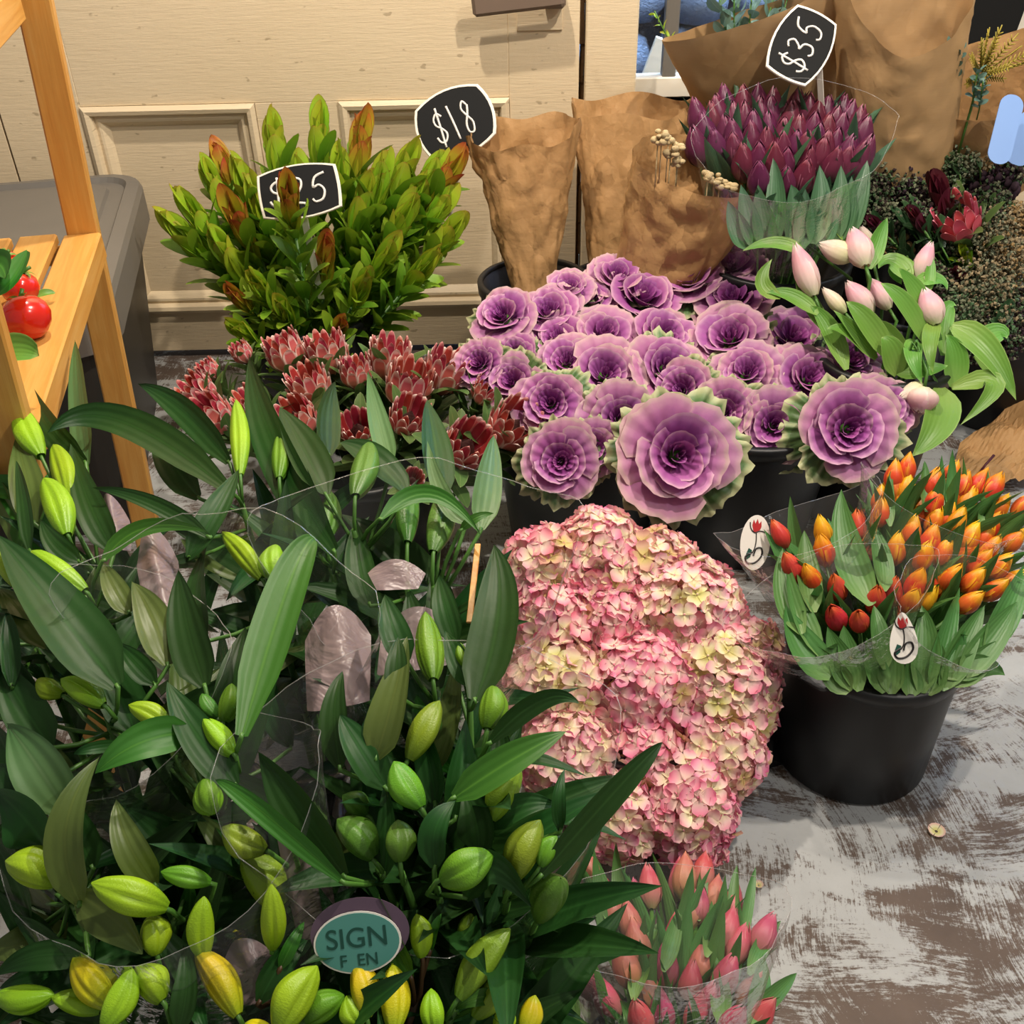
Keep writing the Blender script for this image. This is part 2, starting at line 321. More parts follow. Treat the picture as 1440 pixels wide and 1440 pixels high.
# ------------------------------------------------------------------ mesh helpers
class MB:
    def __init__(s): s.v = []; s.f = []; s.uv = []; s.mi = []
    def add(s, v, f, uv=None, mi=0, mat=None):
        b = len(s.v)
        s.v += [(mat @ V(p)) for p in v] if mat is not None else [V(p) for p in v]
        s.uv += uv if uv else [(.5, .5)] * len(v)
        s.f += [[i + b for i in q] for q in f]; s.mi += [mi] * len(f)
        return s
    def grid(s, fn, nu, nv, closed=False, mi=0, mat=None):
        v, uv, f = [], [], []
        for j in range(nv + 1):
            for i in range(nu + 1):
                a, b = i / nu, j / nv
                v.append(fn(a, b)); uv.append((a, b))
        for j in range(nv):
            for i in range(nu):
                p = j * (nu + 1) + i
                f.append([p, p + 1, p + nu + 2, p + nu + 1])
        return s.add(v, f, uv, mi, mat)
    def tube(s, pts, rad, n=6, mi=0, cap=True):
        pts = [V(p) for p in pts]
        if not isinstance(rad, (list, tuple)): rad = [rad] * len(pts)
        v, f, uv = [], [], []
        side = None
        for i, p in enumerate(pts):
            t = (pts[min(i + 1, len(pts) - 1)] - pts[max(i - 1, 0)]).normalized()
            if side is None:
                side = t.orthogonal().normalized()
            side = (side - t * side.dot(t)).normalized(); b = t.cross(side)
            for j in range(n):
                a = 2 * PI * j / n
                v.append(p + (side * math.cos(a) + b * math.sin(a)) * rad[i]); uv.append((j / n, i / (len(pts) - 1)))
        for i in range(len(pts) - 1):
            for j in range(n):
                f.append([i * n + j, i * n + (j + 1) % n, (i + 1) * n + (j + 1) % n, (i + 1) * n + j])
        if cap:
            f.append(list(range(n))[::-1]); f.append([(len(pts) - 1) * n + j for j in range(n)])
        return s.add(v, f, uv, mi)
    def lathe(s, prof, n=24, mi=0, mat=None, wob=None):
        v, f, uv = [], [], []
        for i, (r, z) in enumerate(prof):
            for j in range(n):
                a = 2 * PI * j / n; rr = r * (wob(a, i / (len(prof) - 1)) if wob else 1)
                v.append((rr * math.cos(a), rr * math.sin(a), z)); uv.append((j / n, i / (len(prof) - 1)))
        for i in range(len(prof) - 1):
            for j in range(n):
                f.append([i * n + j, i * n + (j + 1) % n, (i + 1) * n + (j + 1) % n, (i + 1) * n + j])
        return s.add(v, f, uv, mi, mat)
    def box(s, size, mat=None, mi=0, bev=.0):
        x, y, z = (d / 2 for d in size); b = min(bev, x * .9, y * .9, z * .9)
        if b <= 0:
            v = [(sx * x, sy * y, sz * z) for sz in (-1, 1) for sy in (-1, 1) for sx in (-1, 1)]
            f = [[0, 2, 3, 1], [4, 5, 7, 6], [0, 1, 5, 4], [2, 6, 7, 3], [0, 4, 6, 2], [1, 3, 7, 5]]
            return s.add(v, f, None, mi, mat)
        v, idx = [], {}
        for sx in (-1, 1):
            for sy in (-1, 1):
                for sz in (-1, 1):
                    for ax, p in enumerate(((sx * x, sy * (y - b), sz * (z - b)), (sx * (x - b), sy * y, sz * (z - b)), (sx * (x - b), sy * (y - b), sz * z))):
                        idx[(sx, sy, sz, ax)] = len(v); v.append(p)
        f = []
        for ax in range(3):
            o = [a for a in range(3) if a != ax]
            for s0 in (-1, 1):
                q = []
                for p0, p1 in ((-1, -1), (1, -1), (1, 1), (-1, 1)):
                    k3 = [0, 0, 0]; k3[ax] = s0; k3[o[0]] = p0; k3[o[1]] = p1
                    q.append(idx[(*k3, ax)])
                f.append(q)
            for p0 in (-1, 1):
                for p1 in (-1, 1):
                    q = []
                    for s0, a in ((-1, o[0]), (-1, o[1]), (1, o[1]), (1, o[0])):
                        k3 = [0, 0, 0]; k3[ax] = s0; k3[o[0]] = p0; k3[o[1]] = p1
                        q.append(idx[(*k3, a)])
                    f.append(q)
        for sx in (-1, 1):
            for sy in (-1, 1):
                for sz in (-1, 1): f.append([idx[(sx, sy, sz, a)] for a in range(3)])
        return s.add(v, f, None, mi, mat)
    def ball(s, c, r, n=8, m=6, mi=0, sq=(1, 1, 1)):
        c = V(c)
        prof = [(max(math.sin(PI * i / m), .02), -math.cos(PI * i / m)) for i in range(m + 1)]
        return s.lathe([(p[0] * r, p[1] * r) for p in prof], n, mi, Matrix.Translation(c) @ Matrix.Diagonal((*sq, 1)))
    def mesh(s, name, mats, smooth=True):
        me = bpy.data.meshes.new(name)
        me.from_pydata([tuple(p) for p in s.v], [], s.f)
        for m in (mats if isinstance(mats, (list, tuple)) else [mats]): me.materials.append(M[m] if isinstance(m, str) else m)
        uvl = me.uv_layers.new(name='UVMap')
        vi = [0] * len(me.loops); me.loops.foreach_get('vertex_index', vi)
        fl = []
        for i in vi: fl += s.uv[i]
        uvl.data.foreach_set('uv', fl)
        me.polygons.foreach_set('material_index', s.mi)
        me.polygons.foreach_set('use_smooth', [smooth] * len(me.polygons))
        me.validate(); me.update(); return me

def link(name, data, parent=None, mat=None):
    o = bpy.data.objects.new(name, data); COL.objects.link(o)
    if parent is not None: o.parent = parent
    if mat is not None: o.matrix_basis = mat
    return o
def tag(o, label, cat, group=None, kind=None):
    if label: o['label'] = label
    if cat: o['category'] = cat
    if group: o['group'] = group
    if kind: o['kind'] = kind
    return o
def thing(name, loc, label, cat, group=None, rot=None):
    o = bpy.data.objects.new(name, None); COL.objects.link(o); o.empty_display_size = .02
    m = Matrix.Translation(V(loc))
    if rot is not None: m = m @ rot.to_4x4()
    o.matrix_basis = m
    return tag(o, label, cat, group)
def struct(name, data, mat=None, parent=None):
    o = link(name, data, parent, mat)
    if parent is None: o['kind'] = 'structure'
    return o
def T(*p): return Matrix.Translation(V(p if len(p) > 1 else p[0]))
def Rz(a): return Matrix.Rotation(a, 4, 'Z')
def Rx(a): return Matrix.Rotation(a, 4, 'X')
def Ry(a): return Matrix.Rotation(a, 4, 'Y')
def Sc(x, y=None, z=None): return Matrix.Diagonal((x, x if y is None else y, x if z is None else z, 1))
def align(d, spin=0.0):
    return V((0, 0, 1)).rotation_difference(V(d).normalized()).to_matrix().to_4x4() @ Rz(spin)

# ------------------------------------------------------------------ plant pieces
def prof_lance(v): return 2.25 * math.sqrt(v + .04) * max(0, 1 - v) ** .92 * min(1, .55 + v * 3)
def prof_oval(v): return max(math.sin(PI * min(1, .06 + .94 * v ** 1.25)) ** .6, .0)
def prof_spoon(v): return (.35 + .65 * math.sin(PI * .5 * min(1, v * 1.25))) * (1 if v < .72 else math.sqrt(max(0, 1 - ((v - .72) / .28) ** 2.2)))
def leaf_mesh(name, mat, L, W, prof=prof_lance, bend=.6, fold=.35, twist=0, nu=4, nv=8, wave=0, seed=0, bp=1.2):
    """grows along +Z from the origin, bends towards +Y (outwards), width along X"""
    pts = []; y = z = 0
    vs = [1 - (1 - j / nv) ** (1.7 if prof is prof_oval else 1.0) for j in range(nv + 1)]
    for j in range(nv + 1):
        v = vs[j]; a = bend * v ** bp
        if j: y += math.sin(a) * L * (v - vs[j - 1]); z += math.cos(a) * L * (v - vs[j - 1])
        pts.append((y, z, a))
    def fn(u, v):
        j = round(v * nv); y, z, a = pts[j]; x = (u * 2 - 1); w = W / 2 * prof(vs[j])
        off = -fold * w * x * x * 1.0 + wave * W * math.sin(9 * v + seed + (3 if x > 0 else 0)) * abs(x) * .4
        tw = twist * v
        X = w * x * math.cos(tw) - off * math.sin(tw); O = off * math.cos(tw) + w * x * math.sin(tw)
        return (X, y + O * math.cos(a), z - O * math.sin(a))
    return MB().grid(fn, nu, nv).mesh(name, mat)
def ribbon(pts, W, nrm, fold=.3, twist=0, prof=prof_lance, nu=4, nv=10, origin=V((0, 0, 0)), wave=0.0, seed=0, mb=None):
    """leaf whose midrib follows the bezier through pts (world), facing nrm"""
    P = [V(p) for p in pts]
    def bez(t):
        q = P[:]
        while len(q) > 1: q = [q[i].lerp(q[i + 1], t) for i in range(len(q) - 1)]
        return q[0]
    def fn(u, v):
        c = bez(v); t = (bez(min(1, v + .02)) - bez(max(0, v - .02))).normalized()
        n = (nrm - t * nrm.dot(t)).normalized(); n = Quaternion(t, twist * v) @ n
        b = t.cross(n); x = u * 2 - 1; w = W / 2 * prof(v)
        return c - origin + b * (w * x) + n * (fold * w * (x * x - .3)) + n * (wave * W * math.sin(8 * v + seed + (2.5 if x > 0 else 0)) * abs(x))
    return (mb or MB()).grid(fn, nu, nv)
def ell_petal(R, H, A, tip=1.0, nu=4, nv=6, rad=None, phi=0):
    """one petal of a closed cup, side rolled about Z"""
    def fn(u, v):
        x = u * 2 - 1
        a = A * (1 - max(0, (v - .5) / .5) ** 2.6 * .9) * (.55 + .45 * min(1, v * 3))
        r = R * rad(v); ph = phi + a * x
        rr = r * (1 - .05 * abs(x))
        return (rr * math.cos(ph), rr * math.sin(ph), H * v - H * .02 * abs(x))
    return fn
def tulip_rad(open_=0.0):
    def f(v): return (max(0, math.sin(PI * (.08 + .90 * v ** .9))) ** .8) * (1 - v * v * .12) + open_ * v * v + .015
    return f
def tulip_bloom(name, mats, open_=0.0, seed=0, R=.5, H=1.0):
    rd = R_(seed); mb = MB()
    for k in range(6):
        out = k % 2 == 0; ph = k * PI / 3 + rd.uniform(-.12, .12)
        mb.grid(ell_petal(R * (1.0 if out else .93) * rd.uniform(.96, 1.03), H * (rd.uniform(.93, 1.0) if out else rd.uniform(.98, 1.06)), 1.05, rad=tulip_rad(open_), phi=ph), 4, 6, mi=(0 if out or len(mats) == 1 else 1))
    return mb.mesh(name, mats)
def bud_mesh(name, mat, seed=0):
    """lily bud, unit length along +Z, three seams"""
    def wob(a, v):
        m = (a * 3 / (2 * PI)) % 1; d = min(m, 1 - m)
        m2 = (a * 3 / (2 * PI) + .5) % 1; d2 = min(m2, 1 - m2)
        return (1 - .24 * math.exp(-(d / .045) ** 2) * math.sin(PI * min(1, v * 1.05 + .05)) + .07 * math.exp(-(d2 / .16) ** 2)) * (1 - .05 * math.cos(2 * PI * m))
    prof = []
    for i in range(17):
        v = i / 16
        r = .165 * (math.sin(PI * (.05 + .95 * v ** .95)) ** .50) * (.84 + .22 * math.sin(PI * min(1, v * .95)))
        if v > .9: r *= 1 - .35 * (v - .9) / .1
        prof.append((max(r, .008 if v > .5 else .03), v))
    mb = MB().lathe(prof, 30, wob=wob)
    for i, p in enumerate(mb.v):
        mb.v[i] = p + V((.05 * math.sin(PI * p.z), .02 * math.sin(2 * p.z + seed), 0))
    return mb.mesh(name, mat)
STEM = {m: MB().tube([(0, 0, 0), (0, 0, .5), (0, 0, 1)], .003, 6).mesh('stem', m) for m in ('stem_green', 'stem_brown')}

def spawn(kit, name, head, foot, spin=0.0, scale=1.0, label=None, cat='flower', group=None, stem='stem_green', stem_r=1.0, cut=.03):
    """kit: list of (part name, mesh, matrix, [sub parts], label); copies share meshes; head is where the flower sits, foot where the stem ends"""
    d = head - foot; L = d.length
    root = thing(name, foot, label, cat, group, align(d, spin).to_3x3())
    if stem: link('stem', STEM[stem], root, Sc(stem_r, stem_r, L - cut * scale))
    for pn, me, m, subs, lb in kit:
        o = link(pn, me, root, T(0, 0, L) @ Sc(scale) @ m)
        if lb: o['label'] = lb
        for pn2, me2, m2 in subs: link(pn2, me2, o, m2)
    return root
def foot_for(head, bc, rim_z, rr, floor_z=.03, keep=.7):
    """stem end inside the bucket centred at bc so that the stem passes inside its rim"""
    off = V((head.x - bc[0], head.y - bc[1])); k = off.length
    lim = min(rr * .8, k * keep)
    p = V((bc[0], bc[1])) + (off.normalized() * lim if k > 1e-4 else off)
    rim = V((p.x, p.y, rim_z)); d = (head - rim)
    t = (rim_z - floor_z) / max(d.z, .05)
    q = rim - d * t
    o2 = V((q.x - bc[0], q.y - bc[1])); r2 = o2.length
    if r2 > rr * .7: o2 = o2.normalized() * rr * .7
    return V((bc[0] + o2.x, bc[1] + o2.y, floor_z))

def bucket(name, x, y, r0, r1, h, label, mat='black_plastic', z0=0.0, group=None):
    root = thing(name, (x, y, z0), label, 'bucket', group)
    b = MB().lathe([(.001, 0), (r0 - .006, 0), (r0, .006), (lerp(r0, r1, .5), h * .5), (r1, h - .03), (r1 - .004, h - .004), (r1 - .006, h - .004), (r0 - .006, .012), (.001, .012)], 48)
    link('body', b.mesh('bucket_body', mat), root)
    rim = MB().lathe([(r1 - .004, h - .028), (r1 + .005, h - .026), (r1 + .007, h - .004), (r1 + .003, h), (r1 - .007, h), (r1 - .007, h - .01)], 48)
    link('rim', rim.mesh('bucket_rim', mat), root)
    return root

# ================================================================== THE ROOM
D = 2.67
def box_obj(name, p0, p1, mat, parent=None, bev=.004, kind=True):
    c = (V(p0) + V(p1)) / 2; s = [abs(a - b) for a, b in zip(p0, p1)]
    me = MB().box(s, bev=bev).mesh(name, mat, False)
    if parent is not None: return link(name, me, parent, T(c))
    return struct(name, me, T(c))
fl = MB().box((6, 6, .1)).mesh('floor', 'floor', False)
struct('floor', fl, T(0, 1.5, -.05))
xl, xr = atY(9, 190, D).x, atY(815, 60, D).x
x0a, x0b = atY(112, 150, D).x, atY(358, 148, D).x
x1a, x1b = atY(475, 137, D).x, atY(716, 135, D).x
zt = atY(400, 144, D).z
WT = 2.9
door = bpy.data.objects.new('door_1', None); COL.objects.link(door); door['kind'] = 'structure'
zb = .14
for a, b, z0, z1, nm in ((xl, x0a, 0.02, WT, 'stile'), (x0b, x1a, zb, zt, 'stile'), (x1b, xr, 0.02, WT, 'stile'),
                         (x0a, x1b, zt, zt + .42, 'rail'), (x0a, x1b, 0.02, zb, 'rail')):
    box_obj(nm, (a, D, z0), (b, D + .05, z1), 'cream_paint', door, .0015)
box_obj('upper_panel', (x0a, D + .012, zt + .42), (x1b, D + .05, WT), 'cream_paint', door, .001)
for a, b in ((x0a, x0b), (x1a, x1b)):
    box_obj('panel', (a, D + .022, zb), (b, D + .05, zt), 'cream_paint', door, .001)
    pr = [(0, .0), (.0, -.006), (.010, -.013), (.020, -.010), (.024, -.002), (.026, .006), (.034, .003), (.040, .004), (.050, .014), (.056, .022)]
    mb = MB(); rows = []
    for d, y in pr:
        rows.append([(a + d, D + y, zb + d), (b - d, D + y, zb + d), (b - d, D + y, zt - d), (a + d, D + y, zt - d)])
    for r0, r1 in zip(rows, rows[1:]):
        for q in range(4):
            mb.add([r0[q], r0[(q + 1) % 4], r1[(q + 1) % 4], r1[q]], [[0, 1, 2, 3]])
    link('panel_molding', mb.mesh('panel_molding', 'cream_paint', False), door)
# lever handle, painted the same grey brown all over
hp = atY(735, 8, D); hl = atY(683, 6, D - .05)
mb = MB().box((.215, .022, .05), bev=.008, mat=T(hp.x - .012, D - .055, hp.z + .022) @ Ry(math.radians(-5)))
mb.box((.05, .05, .04), bev=.008, mat=T(hp.x + .075, D - .028, hp.z + .02))
link('door_handle', mb.mesh('door_handle', 'handle_metal', False), door)
mb = MB().box((.11, .008, .10), bev=.002, mat=T(hp.x + .04, D - .003, hp.z - .005))
link('lock_plate', mb.mesh('lock_plate', 'cream_paint', False), door)
# walls and trim beside the door
box_obj('wall_back', (-3, D + .004, 0), (xl - .006, D + .06, WT), 'cream_paint', bev=.001)
xp0, xp1 = atY(823, 60, D).x, atY(896, 60, D).x
box_obj('trim_1', (xp0, D - .012, 0), (xp1, D + .12, WT), 'cream_paint', bev=.003)
mb = MB()
rd = R_(3)
for i in range(26):
    z = .02 + i * .09
    mb.box((.010 + rd.uniform(-.004, .004), .03, .1), mat=T((xr + xp0) / 2 + rd.uniform(-.002, .002), D + .022 + rd.uniform(0, .012), z + .04) @ Ry(rd.uniform(-.05, .05)))
struct('trim_2', mb.mesh('worn_jamb_edge', 'raw_wood', False))
zs = atY(900, 150, D).z
box_obj('wall_back_below_window', (xp1, D, 0), (3, D + .12, zs), 'cream_paint')
# window, with frame, glazing bar, sill and pane; stones beyond
win = bpy.data.objects.new('window_1', None); COL.objects.link(win); win['kind'] = 'structure'
xm = atY(945, 60, D + .1).x
box_obj('window_sill', (xp1, D - .05, zs - .03), (2.2, D + .14, zs), 'cream_paint', win)
box_obj('window_frame', (xm - .022, D + .08, zs), (xm + .012, D + .12, 1.9), 'grey_plastic', win, .003)
box_obj('bottom_rail', (xp1, D + .075, zs), (2.2, D + .125, zs + .05), 'white_plastic', win, .003)
xw = atY(1392, 20, D + .05).x
box_obj('window_frame', (xw - .14, D + .06, zs), (xw - .06, D + .12, 1.9), 'white_plastic', win, .003)
box_obj('window_frame', (xw + .06, D + .06, zs), (xw + .4, D + .12, 1.9), 'white_plastic', win, .003)
me = MB().box((2.2 - xp1, .004, 1.2)).mesh('window_pane', 'glass', False)
link('window_pane', me, win, T((xp1 + 2.2) / 2, D + .1, zs + .62))
# leaning pale boards outside and the stone wall
YO = D + .75
out = bpy.data.objects.new('wall_outside', None); COL.objects.link(out); out['kind'] = 'structure'
rd = R_(5)
for r in range(9):
    x = .2 + rd.uniform(-.2, 0); z = -.15 + r * .17
    while x < 3.2:
        wd = rd.uniform(.16, .42)
        def wob(a, v, ph=rd.uniform(0, 9), w=wd): return 1 + .10 * math.sin(3 * a + ph) + .06 * math.sin(5 * a + 2 * ph)
        me = MB().lathe([(.02, -.5), (.34, -.44), (.48, -.2), (.5, .05), (.46, .28), (.3, .46), (.02, .5)], 10, wob=wob).mesh('stone', 'stone')
        link('stone', me, out, T(x + wd / 2, YO + rd.uniform(0, .06), z + .085) @ Rx(rd.uniform(-.2, .2)) @ Sc(wd * 1.02, .3, .175))
        x += wd
link('stone_backing', MB().box((5, .1, 3)).mesh('stone_backing', 'stone', False), out, T(1.8, YO + .22, 1.2))
struct('ground_outside', MB().box((4, 1.2, .06)).mesh('ground_outside', 'stone', False), T(1.8, D + .75, -.03))
for i, (p, q, wd) in enumerate((((905, 135), (935, 55), .05), ((925, 140), (950, 85), .06))):
    a, b = atY(*p, D + .3), atY(*q, D + .3)
    a = b + (a - b) * (b.z / (b.z - a.z)) if b.z > a.z else a
    me = MB().box((wd, .02, (b - a).length), bev=.002).mesh('board', 'white_plastic', False)
    o = link('leaning_board', me, None, T((a + b) / 2) @ align(b - a))
    tag(o, ('narrow' if i == 0 else 'wider') + ' pale board leaning outside the window', 'board')
l = bpy.data.lights.new('daylight', 'AREA'); l.energy = 170; l.color = (.62, .80, 1.0); l.shape = 'RECTANGLE'; l.size = 2.6; l.size_y = .6
lo = bpy.data.objects.new('daylight', l); COL.objects.link(lo); lo.location = (1.5, D + .30, 2.1)
lo.rotation_euler = (math.radians(48), 0, 0)

# grey storage bin with a lid, by the wall
zl_ = .56
br, fr = atZ(204, 240, zl_), atZ(150, 440, zl_)
yd = (br - fr); bl = V((yd.x, yd.y, 0)); bang = math.atan2(-bl.x, bl.y)
bc = (br + fr) / 2; bin_ = thing('storage_bin', (0, 0, 0), 'dark storage bin with a grey rounded lid behind the wooden shelf', 'bin')
BW, BD = .62, bl.length
bm_ = T(bc.x, bc.y, 0) @ Rz(bang) @ T(-BW / 2, 0, 0)
def rrect(w, d, r, n=6):
    pts = []
    for cx, cy, a0 in ((w / 2 - r, d / 2 - r, 0), (-w / 2 + r, d / 2 - r, 90), (-w / 2 + r, -d / 2 + r, 180), (w / 2 - r, -d / 2 + r, 270)):
        for i in range(n + 1):
            a = math.radians(a0 + 90 * i / n); pts.append((cx + r * math.cos(a), cy + r * math.sin(a)))
    return pts
def loft(mb, rings, mi=0, cap0=False, cap1=True, mat=None):
    n = len(rings[0][0]); v = []; f = []
    for pts, z in rings: v += [(x, y, z) for x, y in pts]
    for i in range(len(rings) - 1):
        for j in range(n): f.append([i * n + j, i * n + (j + 1) % n, (i + 1) * n + (j + 1) % n, (i + 1) * n + j])
    if cap0: f.append(list(range(n))[::-1])
    if cap1: f.append([(len(rings) - 1) * n + j for j in range(n)])
    return mb.add(v, f, None, mi, mat)
mb = loft(MB(), [(rrect(BW - .16, BD - .16, .05), 0), (rrect(BW - .05, BD - .05, .07), zl_ - .06), (rrect(BW - .03, BD - .03, .07), zl_ - .05)], cap0=True)
link('body', mb.mesh('bin_body', 'dark_grey_plastic', False), bin_, bm_)
mb = loft(MB(), [(rrect(BW, BD, .10), zl_ - .09), (rrect(BW, BD, .10), zl_ - .015), (rrect(BW - .012, BD - .012, .095), zl_), (rrect(BW - .07, BD - .07, .07), zl_ + .004), (rrect(BW - .085, BD - .085, .065), zl_ - .008), (rrect(BW - .15, BD - .15, .05), zl_ - .006), (rrect(BW - .16, BD - .16, .05), zl_ + .002)])
link('lid', mb.mesh('bin_lid', 'grey_plastic', False), bin_, bm_)

# wooden tiered shelf at the left
zsh = .75
A, B = atZ(142, 326, zsh), atZ(53, 592, zsh)
e = (B - A); SL = e.length; e.normalize(); nn = V((-e.y, e.x, 0))
if nn.x < 0: nn = -nn
shelf = thing('plant_stand', (A.x, A.y, 0), 'pale pine tiered plant stand holding the tomatoes', 'shelf')
shelf_m = shelf.matrix_basis.inverted()
def beam(name, p, q, w, t, wdir, mat='pine', parent=None, bev=.003):
    """board from p to q, w across along wdir, t thick"""
    p, q = V(p), V(q); d = (q - p).normalized(); wd = (V(wdir) - d * V(wdir).dot(d)).normalized(); td = d.cross(wd)
    m = Matrix((wd, td, d)).transposed().to_4x4(); m.translation = (p + q) / 2
    me = MB().box((w, t, (q - p).length), bev=bev).mesh(name, mat, False)
    return link(name, me, parent, parent.matrix_basis.inverted() @ m if parent else m)
for end in (0, 1):
    P0 = A + e * (SL * end - (.022 if end == 0 else -.02))
    t_ = atPlane(47, 5, A, e) + e * (SL * end - (.012 if end == 0 else -.012)); b_ = atPlane(172, 590, A, e) + e * (SL * end - (.012 if end == 0 else -.012))
    d = (b_ - t_); foot = t_ + d * ((t_.z) / (t_.z - b_.z)); top = t_ - d * .3
    beam('leg', foot, top, .052, .026, nn, parent=shelf)
    rear = foot - nn * .62
    beam('rear_leg', rear, V((rear.x, rear.y, top.z)), .05, .024, nn, parent=shelf)
    beam('cross_rail', A + e * (SL * end) - nn * .01 + V((0, 0, -.035)) - e * 0.0, A + e * (SL * end) - nn * .5 + V((0, 0, -.035)), .03, .02, (0, 0, 1), parent=shelf)
rw = .062
rail0 = A - nn * (rw / 2)
for i in range(5):
    off = nn * (-i * (rw + .012))
    th = .045 if i == 0 else .018
    dz = V((0, 0, -th / 2))
    beam('front_rail' if i == 0 else 'slat', rail0 + off + dz + e * (0.0 if i == 0 else -.012), rail0 + off + dz + e * SL, rw, th, nn, parent=shelf)
u0 = atPlane(40, 20, A, e); 
for i in range(4):
    off = -nn * (i * .07)
    th = .05 if i == 0 else .018
    beam('front_rail' if i == 0 else 'slat', u0 - nn * .03 + off + e * .02 + V((0, 0, .02 if i == 0 else .04)), u0 - nn * .03 + off + e * SL * 1.0 + V((0, 0, .02 if i == 0 else .04)), .06, th, nn, parent=shelf)

# tomatoes and basil on the shelf
def tomato(p, r, label, spin, tilt=.5, calyx=True):
    t = thing('tomato', p, label, 'tomato', 'tomatoes on the plant stand')
    prof = [(.001, -.86), (.3, -.84), (.62, -.68), (.9, -.3), (1, .05), (.93, .42), (.7, .72), (.36, .84), (.12, .80), (.001, .76)]
    m = T(0, 0, r * .86) @ Matrix.Rotation(tilt, 4, (math.cos(spin), math.sin(spin), 0))
    link('skin', MB().lathe([(a * r, b * r) for a, b in prof], 28, wob=lambda a, v: 1 + .02 * math.cos(5 * a)).mesh('tomato_skin', 'tomato'), t, m)
    if calyx:
        for i in range(5):
            link('sepal', leaf_mesh('tomato_sepal', 'tul_leaf_light', r * .75, r * .24, prof_lance, 1.2, .3, nv=5, nu=2), t, m @ T(0, 0, r * .80) @ Rz(i * 1.257 + .3) @ Rx(-.9))
        link('stalk', MB().tube([(0, 0, r * .76), (.002, 0, r * 1.0), (.008, 0, r * 1.25)], .0028, 6).mesh('tomato_stalk', 'stem_green'), t, m)
tc = atZ(38, 447, zsh + .03); tr_ = mpx(34, tc)
tomato((tc.x, tc.y, zsh), tr_, 'large ripe red tomato nearest the edge of the plant stand', .5, -.75)
tc = atZ(26, 410, zsh + .03); tomato((tc.x - .01, tc.y + .025, zsh), tr_ * .85, 'red tomato half hidden behind the large tomato', 2.2, .5)
tc = atZ(-4, 383, zsh + .03); tomato((tc.x, tc.y + .02, zsh), tr_ * .9, 'red tomato cut off by the picture edge, under the basil leaf', 1.2, .4)
def basil(name, pts, W, label, mat='lily_leaf_bright', nr=None):
    o = V(pts[0]); t = thing(name, o, label, 'basil', 'basil leaves on the plant stand')
    link('leaf_blade', ribbon(pts, W, nr or (CB * .7 + V((0, 0, .6))).normalized(), .5, prof=prof_oval, origin=o, nu=6, nv=12, wave=.03).mesh('basil_blade', mat), t)
    link('stalk', MB().tube([V(pts[0]) - o, V(pts[0]) - o + (V(pts[0]) - V(pts[1])).normalized() * .03 + V((0, 0, -.012))], .0018, 5).mesh('basil_stalk', 'stem_green'), t)
def px3(l, z): return [atZ(a, b, z + dz) for a, b, dz in l]
basil('basil_leaf', px3([(-30, 515, .01), (10, 480, .05), (55, 500, .03)], zsh + .03), .045, 'broad pale basil leaf lying in front of the tomatoes', 'tul_leaf_light')
basil('basil_leaf', px3([(-8, 415, .03), (18, 398, .06), (38, 352, .05)], zsh + .05), .034, 'pointed basil leaf standing over the tomatoes')
basil('basil_leaf', px3([(-30, 385, .03), (0, 350, .06), (8, 392, .05)], zsh + .06), .04, 'round basil leaf at the picture edge above the tomatoes')
basil('basil_leaf', px3([(48, 418, .012), (62, 410, .02), (78, 412, .012)], zsh), .014, 'small pale green tomato-vine tip lying on the front rail', 'tul_leaf_light')

# ================================================================== PRICE SIGNS
def strokes(mb, lines, m, r=.0016, n=5):
    for ln in lines:
        # smooth polyline
        pts = [V((x, y, 0)) for x, y in ln]
        sm = []
        for i in range(len(pts) - 1):
            p0, p1, p2, p3 = pts[max(i - 1, 0)], pts[i], pts[i + 1], pts[min(i + 2, len(pts) - 1)]
            for k_ in range(4):
                t = k_ / 4
                sm.append(.5 * ((2 * p1) + (p2 - p0) * t + (2 * p0 - 5 * p1 + 4 * p2 - p3) * t * t + (3 * p1 - p0 - 3 * p2 + p3) * t ** 3))
        sm.append(pts[-1])
        mb.tube([m @ p for p in sm], r, n)
GL = {'$': [[(.8, .82), (.5, .95), (.2, .8), (.25, .6), (.6, .45), (.8, .25), (.55, .05), (.2, .08), (.05, .25)], [(.55, 1.12), (.5, .5), (.42, -.12)]],
      '1': [[(.3, 1.05), (.42, .5), (.5, -.05)]],
      '2': [[(.1, .8), (.3, 1), (.65, .92), (.65, .65), (.3, .3), (.05, .02), (.3, .06), (.75, .0)]],
      '3': [[(.1, .9), (.4, 1), (.62, .82), (.4, .58), (.25, .52), (.62, .42), (.66, .12), (.3, 0), (.1, .12)]],
      '5': [[(.85, 1.06), (.35, .92), (.2, .55), (.5, .62), (.75, .4), (.62, .08), (.25, .0), (.1, .12)]],
      '8': [[(.62, .85), (.4, 1), (.18, .8), (.4, .55), (.68, .3), (.55, .02), (.22, .05), (.2, .3), (.5, .6), (.66, .85)]]}
